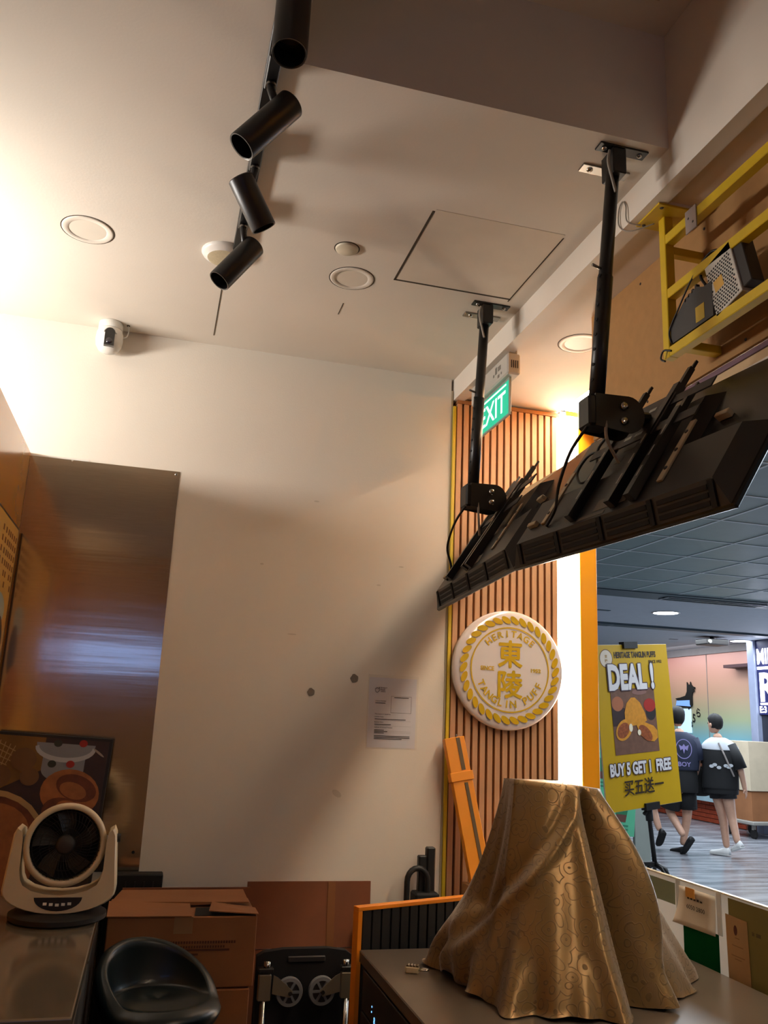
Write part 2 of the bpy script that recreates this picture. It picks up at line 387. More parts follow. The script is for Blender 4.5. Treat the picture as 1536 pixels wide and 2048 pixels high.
# shop facade: panel coloured teal below to pink above, grey head trim, red brick plinth
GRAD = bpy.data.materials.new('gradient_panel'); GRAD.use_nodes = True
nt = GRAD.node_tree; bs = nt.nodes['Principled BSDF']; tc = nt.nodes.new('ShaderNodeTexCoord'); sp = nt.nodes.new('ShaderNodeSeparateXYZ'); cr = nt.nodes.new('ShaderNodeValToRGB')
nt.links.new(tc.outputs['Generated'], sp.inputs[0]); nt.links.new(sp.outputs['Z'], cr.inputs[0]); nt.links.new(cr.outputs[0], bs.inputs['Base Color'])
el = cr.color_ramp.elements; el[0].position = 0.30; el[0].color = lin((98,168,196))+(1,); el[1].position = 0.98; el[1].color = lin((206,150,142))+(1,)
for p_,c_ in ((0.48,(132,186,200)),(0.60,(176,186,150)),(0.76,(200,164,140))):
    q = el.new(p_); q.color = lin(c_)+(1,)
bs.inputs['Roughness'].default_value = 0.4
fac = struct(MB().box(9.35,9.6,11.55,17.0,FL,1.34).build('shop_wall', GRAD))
struct(MB().box(9.30,9.6,11.55,17.0,1.33,MC).build('trim_10', mat('shop_head_trim',(112,110,116),0.5)))
MB().box(9.344,9.35,13.11,13.125,FL,1.34).build('panel_joint', mat('joint',(140,130,126),0.6), fac)
MB().box(9.12,9.35,11.75,12.35,1.05,1.10).build('ledge', mat('dark_ledge',(70,40,48),0.6), fac)
plinth = struct(MB().box(9.15,9.35,12.0,16.0,FL,-1.10).build('shop_plinth', mat('mortar',(120,70,54),0.9)))
BRICK = mat('red_brick',(176,72,40),0.8,var=0.25,scale=5); b0 = None
for r in range(5):
    for i in range(14):
        y = 12.02+0.225*i+(0.11 if r%2 else 0); z = FL+0.012+0.068*r
        if b0 is None: b0 = MB().box(9.138,9.15,y,y+0.213,z,z+0.057).build('brick', BRICK, plinth); by,bz = y,z
        else: c = link_copy(b0, plinth); c.location = b0.location+Vector((0,y-by,z-bz))
# pale counter ledge in front of the facade
struct(MB().box(8.95,9.35,12.3,15.5,-0.32,-0.24).box(9.0,9.35,12.35,15.5,-1.10,-0.32).build('shop_counter', mat('pale_counter',(176,206,216),0.4)))
# lit shop sign column
col = root('sign_column',(9.25,11.3,FL),'dark blue shop sign column with white glowing letters at the right edge','sign')
MB().rbox(9.10,9.34,11.56,11.72,FL,MC,0.005).build('pilaster', mat('pilaster',(150,158,184),0.5), col)
MB().rbox(9.14,9.34,10.4,11.56,0.30,MC,0.004).build('sign_box', mat('sign_navy',(38,42,92),0.4), col)
MB().rbox(9.18,9.34,10.4,11.56,FL,0.30,0.004).build('door_panel', mat('dark_door',(46,48,58),0.4), col)
SGL = mat('sign_letter_glow',(255,255,255),0.5,var=0,emit=5.0,ecol=(232,236,255))
ex,ey = (0,-1,0),(0,0,1)
b = MB(); text(b,'MIN',(9.135,11.53,1.07),ex,ey,w=0.40,h=0.24,bold=0.02); b.build('lettering', SGL, col)
b = MB(); text(b,'R',(9.135,11.50,0.50),ex,ey,h=0.44,bold=0.03); b.build('lettering', SGL, col)
b = MB(); text(b,'E:3',(9.135,11.53,0.33),ex,ey,h=0.10,bold=0.02); b.build('lettering', SGL, col)
b = MB(); b.box(9.128,9.139,10.6,11.53,0.99,1.03); b.build('light_bar', SGL, col)
b = MB(); b.box(9.128,9.139,10.6,11.50,0.45,0.48); b.build('light_bar', SGL, col)
# dog shaped sign and letters on the facade
dg_ = root('dog_sign',(9.34,13.75,0.42),'black dog silhouette sign on the gradient shop wall','sign')
D = [(14.06,0.585),(13.90,0.60),(13.75,0.63),(13.70,0.70),(13.69,0.80),(13.69,0.87),(13.655,0.825),(13.60,0.825),(13.585,0.875),(13.56,0.82),(13.52,0.79),(13.46,0.775),(13.465,0.745),(13.52,0.735),(13.47,0.715),(13.53,0.68),(13.55,0.62),(13.55,0.47),(13.58,0.43),(13.62,0.47),(13.62,0.55),(13.98,0.545)]
MB().prism([(9.345,y,z) for y,z in D],(-0.02,0,0)).build('silhouette', BLACKM, dg_)
MB().prism([(9.345,y,z) for y,z in ((14.04,0.46),(13.60,0.44),(13.66,0.38),(13.69,0.42),(13.90,0.425),(13.98,0.41))],(-0.02,0,0)).build('silhouette', BLACKM, dg_)
MB().prism([(9.346,y,z) for y,z in ((14.02,0.545),(13.62,0.555),(13.61,0.44),(14.05,0.455))],(-0.02,0,0)).build('belly_panel', mat('sign_blue',(120,160,225),0.5,emit=0.5,ecol=(120,165,240)), dg_)
tag(MB().box(9.335,9.349,13.62,14.02,-0.02,0.40).build('wall_light_panel', mat('pale_lit_panel',(190,220,250),0.5,emit=0.6,ecol=(190,220,255))),'pale glowing panel on the shop wall under the dog sign','light panel')
ws = root('wall_lettering',(9.34,13.5,0.0),'black slanting characters on the shop wall below the dog sign','lettering')
for ch,y,z in (('ら',13.40,0.27),('5',13.52,0.17),('寿',13.66,0.06),('い',13.82,-0.02)):
    b = MB(); text(b,ch,(9.343,y+0.07,z),(0,-0.96,-0.2),(0,-0.1,1),h=0.15,bold=0.02); b.build('character', INK, ws)

# ================================================================== CEILING FITTINGS
def downlight(x, y, zc, rad, label, lens):
    g = root('downlight',(x,y,zc-0.006),label,'downlight','round ceiling downlights of the kiosk')
    MB().lathe((x,y,zc-0.003),(0,0,1),[(rad,0.003),(rad-0.002,0.0005),(rad-0.005,0),(rad*0.74,0.0),(rad*0.72,0.002)],40).build('trim_ring', mat('downlight_ring',(224,214,200),0.5,var=0.01), g, smooth=True)
    MB().cyl((x,y,zc-0.0015),(x,y,zc),rad*0.72,n=40).build('lens', lens, g)
    MB().lathe((x,y,zc-0.0008),(0,0,1),[(rad,0),(rad+0.0035,0),(rad+0.0035,0.0008)],40).build('shadow_gap', SEAM, g)
OFFL = mat('unlit_lens',(222,212,196),0.45,var=0.02)
downlight(-0.373,2.80,ZC,0.086,'unlit round downlight on the left, apart from the track lights',OFFL)
downlight(0.565,2.82,ZC,0.082,'unlit round downlight near the ceiling access panel, larger than the blank cover beside it',OFFL)
downlight(1.519,2.854,ZS,0.085,'round downlight in the lower front soffit beside the brown board',OFFL)
g = root('ceiling_cover',(0.502,2.622,ZC-0.008),'small round cream blank cover between the downlight and the track','cover')
MB().lathe((0.502,2.622,ZC-0.008),(0,0,1),[(0.0,0),(0.036,0),(0.04,0.003),(0.041,0.008)],36).build('disc', CREAM, g, smooth=True)
MB().lathe((0.502,2.622,ZC-0.001),(0,0,1),[(0.041,0),(0.045,0),(0.045,0.001)],36).build('shadow_gap', SEAM, g)
g = root('ceiling_speaker',(0.092,2.795,ZC-0.03),'round cream ceiling speaker half hidden behind the last track light','speaker')
MB().lathe((0.092,2.795,ZC-0.03),(0,0,1),[(0.058,0.006),(0.066,0.012),(0.075,0.018),(0.079,0.024),(0.079,0.03)],40).build('rim', WHITEP, g, smooth=True)
MB().lathe((0.092,2.795,ZC-0.03),(0,0,1),[(0.0,0.003),(0.045,0.003),(0.058,0.006)],40).build('grille', mat('speaker_grille',(196,182,150),0.7,var=0.08,scale=120), g, smooth=True)

# security camera
cx,cy = -0.325,3.535
g = root('security_camera',(cx,cy,ZC-0.135),'white pan tilt security camera under the ceiling above the steel sheet','camera')
MB().lathe((cx,cy,ZC),(0,0,-1),[(0.0,0),(0.046,0),(0.049,0.003),(0.050,0.030),(0.048,0.033)],36).build('base', WHITEP, g, smooth=True)
MB().lathe((cx,cy,ZC),(0,0,-1),[(0.048,0.034),(0.054,0.05),(0.056,0.08),(0.052,0.105),(0.040,0.127),(0.02,0.137),(0.0,0.139)],36).build('body', WHITEP, g, smooth=True)
dv = Vector((-cx*0.9,-cy,0)).normalized(); sv = Vector((-dv.y,dv.x,0))
def camring(z,hw,dep): return [Vector((cx,cy,ZC-z))+sv*(hw*cos(t))+dv*(dep) for t in (0,pi)]
pts = []
for k in range(13): t = pi*k/12; pts.append((0.020*cos(t), 0.066-0.020*sin(t)))
pts += [(-0.020,0.125),(0.020,0.125)]
lens = MB().prism([Vector((cx,cy,ZC-z))+sv*x+dv*0.040 for x,z in pts], dv*0.020).build('lens_window', mat('glossy_black',(8,8,9),0.08,coat=0.5), g)
MB().tube([Vector((cx,cy,ZC-z))+sv*(x*1.22)+dv*0.054 for x,z in pts[:13]],0.004,8).build('window_rim', WHITEP, g, smooth=True)
MB().lathe(Vector((cx,cy,ZC-0.105))+dv*0.060,dv,[(0.013,0),(0.013,0.002),(0.006,0.003),(0,0.003)],20).build('lens', mat('lens_glass',(30,24,34),0.05,coat=1), g, smooth=True)
MB().tube(spline([(cx+0.045,cy+0.005,ZC-0.06),(cx+0.066,cy+0.01,ZC-0.05),(cx+0.073,cy+0.01,ZC-0.025),(cx+0.070,cy,ZC)]),0.0022,6).build('cable', WHITEP, g, smooth=True)
MB().cyl((cx+0.070,cy,ZC-0.002),(cx+0.070,cy,ZC),0.007,n=12).build('cable_hole', SEAM, g)

# track rail and four spotlights
XT = 0.1355
tag(MB().rbox(XT-0.018,XT+0.018,0.2,2.735,ZC-0.018,ZC,0.002).build('lighting_track', BLACK),'black ceiling lighting track carrying four cylinder spotlights','lighting track')
def spot(label, ay, A, B, lit=False):
    A = Vector(A); Bv = Vector(B); ax = (Bv-A).normalized(); L = (Bv-A).length
    g = root('track_spotlight',(XT,ay,ZC-0.06),label,'spotlight','cylinder spotlights on the black track')
    MB().rbox(XT-0.016,XT+0.016,ay-0.07,ay+0.05,ZC-0.045,ZC-0.018,0.003).build('adapter', BLACK, g)
    mid = A+ax*0.05
    MB().tube([(XT,ay+0.02,ZC-0.045),(XT,ay+0.02,ZC-0.062),mid],[0.011,0.011,0.009],10).build('arm', BLACK, g, smooth=True)
    MB().cyl((XT,ay+0.02,ZC-0.05),(XT,ay+0.02,ZC-0.056),0.013).build('collar', STEEL, g)
    r = 0.037
    o = MB().lathe(A,ax,[(0,0),(r-0.003,0),(r,0.003),(r,L-0.002),(r-0.001,L),(r-0.004,L),(r-0.004,L-0.045),(0,L-0.047)],40).build('head', BLACK, g); autosmooth(o)
    MB().lathe(A,ax,[(r-0.0045,L-0.001),(r-0.0008,L+0.0006)],40).build('rim', mat('worn_rim',(96,92,88),0.35,0.5), g, smooth=True)
    MB().lathe(A,ax,[(0,L-0.040),(0.018,L-0.038),(0.026,L-0.044)],24).build('lens', mat('spot_lens',(60,56,52),0.08,coat=1), g, smooth=True)
spot('nearest track spotlight, pointing straight down at the top of the picture',1.50,(0.143,1.508,1.488),(0.140,1.482,1.315))
spot('second track spotlight, just below the nearest one, tilted down to the left',1.83,(0.190,1.851,1.497),(0.077,1.851,1.345))
spot('third track spotlight, tilted down to the right',2.18,(0.096,2.20,1.497),(0.179,2.236,1.372))
spot('last and farthest track spotlight, tilted down left over the ceiling speaker',2.50,(0.178,2.54,1.490),(0.075,2.525,1.334))

# ================================================================== EXIT SIGN
GREEN = mat('exit_green',(16,176,140),0.4,var=0.01,emit=0.55,ecol=(14,186,146))
EXW = mat('exit_white',(240,255,250),0.4,var=0,emit=0.95,ecol=(235,255,250))
g = root('exit_sign',(1.30,3.2,1.23),'green lit EXIT sign hung from the soffit behind the farther television pole','exit sign')
MB().rbox(1.264,1.322,2.99,3.405,1.385,1.476,0.006).build('housing', mat('exit_housing',(188,184,176),0.45), g)
MB().box(1.275,1.311,3.0,3.39,1.476,ZS).build('ceiling_plate', GREYP, g)
for i in range(4): MB().box(1.280+0.009*i,1.284+0.009*i,2.9885,2.991,1.412,1.445).build('vent_slot', DGREY, g)
b = MB()
for y,z,w,h in ((3.06,1.43,0.03,0.02),(3.10,1.425,0.02,0.03),(3.075,1.40,0.018,0.014),(3.13,1.42,0.012,0.012),(3.05,1.405,0.008,0.01)): b.box(1.2632,1.264,y,y+w,z,z+h)
b.build('rating_label', mat('label_grey',(120,116,108),0.6), g)
pn = MB().rbox(1.286,1.296,3.022,3.385,1.222,1.386,0.001).build('panel', mat('exit_panel_edge',(150,160,152),0.3), g)
MB().box(1.2845,1.286,3.028,3.380,1.228,1.372).build('green_face', GREEN, g)
MB().box(1.2838,1.2846,3.05,3.36,1.357,1.364).build('light_line', EXW, g)
b = MB(); text(b,'EXIT',(1.2836,3.335,1.250),(0,-1,0),(0,0,1),w=0.28,h=0.088,bold=0.008); b.build('lettering', EXW, g)

# ================================================================== STEEL SHEET, NOTICE, PARTITION POSTER
g = root('steel_sheet',(-0.26,YB-0.004,-0.62),'tall brushed steel sheet fixed to the back wall beside the orange partition','steel sheet')
out = [(-0.577,0.985),(-0.42,0.985),(-0.415,0.978),(-0.408,0.985),(0.022,0.985),(0.022,-0.61),(-0.577,-0.61)]
MB().prism([(x,YB-0.003,z) for x,z in out],(0,0.0025,0)).build('sheet', STEELS, g)
MB().lathe((0.008,YB-0.004,0.972),(0,1,0),[(0,0),(0.004,0),(0.006,0.001)],16).build('screw', CHROME, g)
MB().lathe((-0.006,YB-0.0034,-0.54),(0,1,0),[(0,0),(0.006,0),(0.006,0.001)],12).build('screw_hole', VENT, g)
MB().box(-0.575,-0.35,YB-0.0035,YB-0.003,0.985,0.991).build('sealant', WHITEP, g)

g = root('licence_notice',(1.0,YB-0.004,-0.117),'white A4 licence notice in a clear sleeve taped to the back wall','notice')
x0,x1,z0,z1 = 0.898,1.110,-0.121,0.170
MB().box(x0,x1,YB-0.0015,YB,z0,z1).build('sheet', PAPER, g)
MB().box(x0-0.006,x1+0.008,YB-0.003,YB-0.0018,z0-0.006,z1+0.012).build('sleeve', mat('clear_sleeve',(225,222,220),0.15,alpha=0.05,coat=0.3), g)
b = MB(); y = YB-0.0034; ex,ey = (1,0,0),(0,0,1)
b.tube([(0.935,y,0.128),(0.925,y,0.122),(0.926,y,0.112),(0.934,y,0.106),(0.943,y,0.114),(0.944,y,0.130),(0.937,y,0.122)],0.0011,5)
for s,z in (('Singapore',0.124),('Food',0.116),('Agency',0.108)): text(b,s,(0.949,y,z),ex,ey,h=0.0068,bold=0.02)
for s,x,z,h in (('Licence Number',0.927,0.070,0.0052),('This licence is issued to:',0.927,0.015,0.0052),('Licensee Name',0.927,0.004,0.0046),('Business Name',0.927,-0.018,0.0046),('Address of Licensed Premises',0.927,-0.040,0.0048)):
    text(b,s,(x,y,z),ex,ey,h=h,bold=0.015)
for z,xe in ((0.062,0.972),(-0.005,1.065),(-0.027,1.00),(-0.050,0.97),(-0.056,0.985),(-0.062,0.97),(-0.074,1.085),(-0.080,1.085),(-0.086,1.05)):
    b.box(0.927,xe,y,y+0.0002,z,z+0.0026)
for z in (-0.009,-0.031,-0.0525,-0.0585): b.box(0.927,1.088,y,y+0.0002,z-0.0004,z)
for a in ((0.997,1.088,0.093,0.094),(0.997,1.088,0.024,0.025)): b.box(a[0],a[1],y,y+0.0002,a[2],a[3])
for a in ((0.997,0.998,0.024,0.094),(1.087,1.088,0.024,0.094)): b.box(a[0],a[1],y,y+0.0002,a[2],a[3])
b.box(1.01,1.076,y,y+0.0002,0.087,0.090)
b.build('print', INK, g, fix=False)

# poster on the orange partition, seen edge-on at the left rim
g = root('menu_poster',(-0.574,3.2,0.1),'framed menu poster on the orange partition at the left edge','poster')
MB().rbox(-0.578,-0.571,2.5,3.548,-0.35,0.668,0.001).build('frame', mat('poster_frame',(60,34,22),0.4), g)
MB().box(-0.5712,-0.5705,2.51,3.540,-0.34,0.658).build('print', mat('menu_yellow',(206,160,70),0.4,var=0.05), g)
b = MB()
for i,y in enumerate((3.50,3.455,3.41,3.37,3.33,3.28,3.22)):
    b = MB()
    for j in range(6-(i%3)): b.box(-0.5704,-0.5702,y,y+0.022,0.60-0.038*j,0.622-0.038*j)
    b.build('lettering', mat('menu_ink',(110,58,24),0.6), g, fix=False)
MB().poly(ell((-0.5701,3.34,0.33),(0,1,0),(0,0,1),0.13,0.06)).build('print_pot', mat('print_pale',(176,190,186),0.5), g)
MB().poly(ell((-0.5700,3.40,0.20),(0,1,0),(0,0,1),0.10,0.11)).build('print_shadow', mat('print_dark',(60,44,34),0.5), g)
MB().poly(ell((-0.5699,3.30,0.02),(0,1,0),(0,0,1),0.20,0.13)).build('print_food', mat('print_food',(186,118,52),0.5,var=0.3,scale=30), g)

# ================================================================== ROUND EMBLEM
EMW = mat('emblem_white',(226,216,212),0.14,var=0.01,coat=0.8)
GOLD = mat('emblem_gold',(204,166,20),0.35,var=0.03)
ec = Vector((1.521,YB-0.016,0.233)); er = 0.262
g = root('round_emblem',(ec.x,ec.y,ec.z-er),'round white shop emblem with gold rope border on the slatted wall','emblem')
o = MB().lathe(ec,(0,-1,0),[(er-0.004,0),(er,0.004),(er,0.028),(er-0.006,0.035),(er-0.02,0.040),(er*0.8,0.0425),(er*0.4,0.0445),(0,0.045)],72).build('disc', EMW, g, smooth=True); autosmooth(o,50)
yf = ec.y-0.0475; ex,ey = Vector((1,0,0)),Vector((0,0,1))
def ep(x,z): return Vector((ec.x+x,yf,ec.z+z))
b = MB(); N = 34
for i in range(N):
    a = 2*pi*i/N; c = ep(0.219*cos(a),0.219*sin(a)); 
    b.poly(ell(c,ex,ey,0.0250,0.0128,16,rot=a+pi/2-0.62))
b.build('rope_border', GOLD, g, fix=False)
b = MB(); b.lathe(ep(0,0),(0,1,0),[(0.181,0),(0.187,0)],72); b.build('ring_line', GOLD, g, fix=False)
def arc(b, s, rad, mid, step, h, inward=True, bold=0.008):
    n = len(s)
    for i,ch in enumerate(s):
        if ch == ' ': continue
        a = mid + (-(i-(n-1)/2) if inward else (i-(n-1)/2))*step
        rd = Vector((cos(a),0,sin(a))); 
        eu = rd if inward else -rd; exx = Vector((sin(a),0,-cos(a))) if inward else Vector((-sin(a),0,cos(a)))
        o_ = ep(0,0)+rd*rad
        text(b,ch,o_ - eu*h/2,exx,eu,h=h,align='C',bold=bold)
b = MB(); arc(b,'HERITAGE',0.157,pi/2,0.205,0.030,bold=0.022); b.build('lettering', GOLD, g, fix=False)
b = MB(); arc(b,'TANGLIN     ',0.150,-pi/2,0.205,0.032,False,bold=0.022); b.build('lettering', GOLD, g, fix=False)
b = MB(); arc(b,'        PUFF',0.150,-pi/2,0.205,0.032,False,bold=0.022); b.build('lettering', GOLD, g, fix=False)
b = MB(); text(b,'SINCE',ep(-0.108,-0.008),ex,ey,w=0.064,h=0.019,bold=0.035,align='C'); b.build('lettering', GOLD, g, fix=False)
b = MB(); text(b,'1952',ep(0.123,-0.008),ex,ey,w=0.048,h=0.017,bold=0.035,align='C'); b.build('lettering', GOLD, g, fix=False)
for ch,zz in (('東',0.010),('陵',-0.122)):
    b = MB()
    for q,(dx,dz) in enumerate(((-0.003,0),(0.003,0),(0,-0.003),(0,0.003),(0.002,0.002),(-0.002,-0.002))): text(b,ch,ep(dx,zz+dz)+Vector((0,-0.00005*q,0)),ex,ey,w=0.112,h=0.116,bold=0.0,align='C')
    b.build('lettering', GOLD, g, fix=False)

# ================================================================== YELLOW STEEL FRAME, BROWN BOARD, POWER SUPPLIES
XF = 1.335
tag(MB().rbox(1.452,1.464,0.6,2.636,1.008,ZS,0.001).build('mdf_board', MDF),'large brown fibreboard panel behind the yellow steel frame','board')
mdfo = [o for o in COL.objects if o.name.startswith('mdf_board')][0]
for y,z in ((2.60,1.45),(2.30,1.46),(1.95,1.46),(2.60,1.16),(2.28,1.03),(1.80,1.035),(1.45,1.04),(2.62,1.31)):
    MB().lathe((1.4515,y,z),(1,0,0),[(0,-0.001),(0.004,-0.001),(0.005,0.0005)],10).build('screw', DGREY, mdfo)
sb = root('sign_base_rail',(1.48,2.0,0.93),'cream rail with purple top line running below the brown board','rail')
MB().rbox(1.470,1.53,0.6,YB-0.012,0.945,0.993,0.002).build('rail', mat('cream_rail',(200,170,128),0.5), sb)
MB().rbox(1.466,1.53,0.6,2.636,0.993,1.010,0.001).build('purple_strip', mat('purple_strip',(110,84,100),0.5), sb)
MB().rbox(1.460,1.52,0.6,2.3,0.938,0.960,0.001).build('white_strip', mat('white_strip',(222,212,200),0.5), sb)
for yy in (0.7,2.5): MB().box(1.49,1.51,yy,yy+0.02,0.99,ZS).build('hanger', GREYP, sb)

g = root('yellow_steel_frame',(XF,1.6,1.02),'yellow painted steel frame bolted under the soffit, carrying power supplies','steel frame')
t = 0.03
MB().rbox(XF-t/2,XF+t/2,1.955,1.985,1.030,1.479,0.002).build('post', YSTEEL, g)
MB().rbox(XF-t/2,XF+t/2,1.955-1.3,1.985-1.3,1.030,1.479,0.002).build('post', YSTEEL, g)
for z in (1.385,1.210,1.030): MB().rbox(XF-t/2,XF+t/2,0.685,1.955,z,z+t,0.002).build('rail', YSTEEL, g)
MB().rbox(1.272,1.40,1.905,2.03,1.477,1.4835,0.001).build('base_plate', YSTEEL, g)
MB().box(1.305,1.395,1.91,2.025,1.4835,ZS).build('spacer', FASC, g)
MB().rbox(XF+t/2,1.452,1.957,1.983,1.36,1.385,0.002).build('stay', YSTEEL, g)
MB().rbox(XF+t/2,1.452,1.90,1.93,1.035,1.06,0.002).build('stay', YSTEEL, g)
for x,y in ((1.29,1.92),(1.385,1.92),(1.29,2.015),(1.385,2.015)): MB().lathe((x,y,1.475),(0,0,1),[(0,0),(0.005,0),(0.006,0.002)],10).build('bolt', DGREY, g)
MB().rbox(XF-t/2-0.004,XF-t/2,1.80,1.85,1.352,1.422,0.001).build('bracket', mat('zinc_plate',(170,160,158),0.4,0.6), g)
for z in (1.375,1.395): MB().lathe((XF-t/2-0.0045,1.825+(z-1.385),z),(1,0,0),[(0,0),(0.004,0.0005)],8).build('bolt', DGREY, g)
MB().tube(spline([(1.31,1.99,1.472),(1.262,2.045,1.470),(1.243,2.075,1.50),(1.243,2.075,1.555),(1.244,2.055,1.572),(1.243,2.035,1.545),(1.243,2.03,1.49),(1.275,2.01,1.471)]),0.0022,6).build('loose_wire', CABLEG, g, smooth=True)
# perforated metal power supply, leaning in the frame
def tilted(o, ry):
    return Matrix.Translation(Vector((o[0],o[1],o[2]))) @ Matrix.Rotation(ry,4,'X')
m = frame((XF-0.005,1.688,1.063),(1,0,0),(0,cos(R(14)),-sin(R(14))),(0,sin(R(14)),cos(R(14))))
g = root('perforated_power_supply',None,'white perforated metal power supply resting in the yellow frame','power supply',mtx=m)
MB().rbox(-0.010,0.035,-0.052,0.055,0.0,0.165,0.0015).build('case', mat('psu_white',(206,200,190),0.4,0.3), g, local=True)
b = MB()
for i in range(16):
    for j in range(10):
        y = -0.040+0.0095*j+(0.00475 if i%2 else 0); z = 0.010+0.0085*i
        if 4 < j < 9 and 6 < i < 11: continue
        if y < 0.052: b.poly(ell((-0.0105,y,z),(0,1,0),(0,0,1),0.0033,0.0033,6))
o = b.build('vent_holes', VENT, g, local=True, fix=False); tag(o, kind='stuff')
MB().box(-0.0108,-0.0102,-0.0,0.036,0.066,0.100).build('sticker', mat('sticker_orange',(206,160,70),0.5), g, local=True)
MB().rbox(-0.004,0.035,-0.085,-0.052,0.01,0.16,0.002).build('terminal_block', DGREY, g, local=True)
MB().tube(spline([(0.01,-0.02,0.165),(0.0,0.02,0.20),(0.0,0.065,0.20),(0.0,0.085,0.17),(0.0,0.075,0.13)]),0.004,8).build('cable', CABLE, g, local=True, smooth=True)
MB().tube(spline([(0.01,-0.01,0.165),(0.01,0.03,0.185),(0.005,0.05,0.18)]),0.003,8).build('cable', CABLE, g, local=True, smooth=True)
m = frame((XF-0.004,1.838,1.062),(1,0,0),(0,1,0),(0,0,1))
g = root('black_power_adapter',None,'dark grey power adapter with yellow label beside the perforated power supply','power supply',mtx=m)
MB().prism([(-0.012,-0.085,0),(-0.012,0.105,0),(-0.012,0.105,0.055),(-0.012,0.03,0.105),(-0.012,-0.02,0.115),(-0.012,-0.05,0.10),(-0.012,-0.085,0.10)],(0.045,0,0)).build('case', mat('adapter_grey',(58,56,56),0.5), g, local=True)
MB().box(-0.0128,-0.0120,-0.050,-0.012,0.010,0.055).build('label', mat('label_yellow',(196,164,40),0.5), g, local=True)
for k in range(4): MB().rbox(-0.012,0.0,-0.02+0.016*k,-0.012+0.016*k,0.112-0.006*k,0.124-0.006*k,0.001).build('fin', DGREY, g, local=True)
MB().tube(spline([(-0.014,0.10,0.0),(-0.016,0.105,0.04),(-0.014,0.06,0.09),(-0.01,0.0,0.15),(0,-0.05,0.19),(0.0,-0.075,0.16)]),0.0025,6).build('cable', CABLE, g, local=True, smooth=True)
MB().tube(spline([(-0.012,0.105,-0.020),(-0.022,0.128,-0.012),(-0.024,0.140,-0.032),(-0.02,0.125,-0.045)]),0.003,6).build('cable', CABLE, g, local=True, smooth=True)

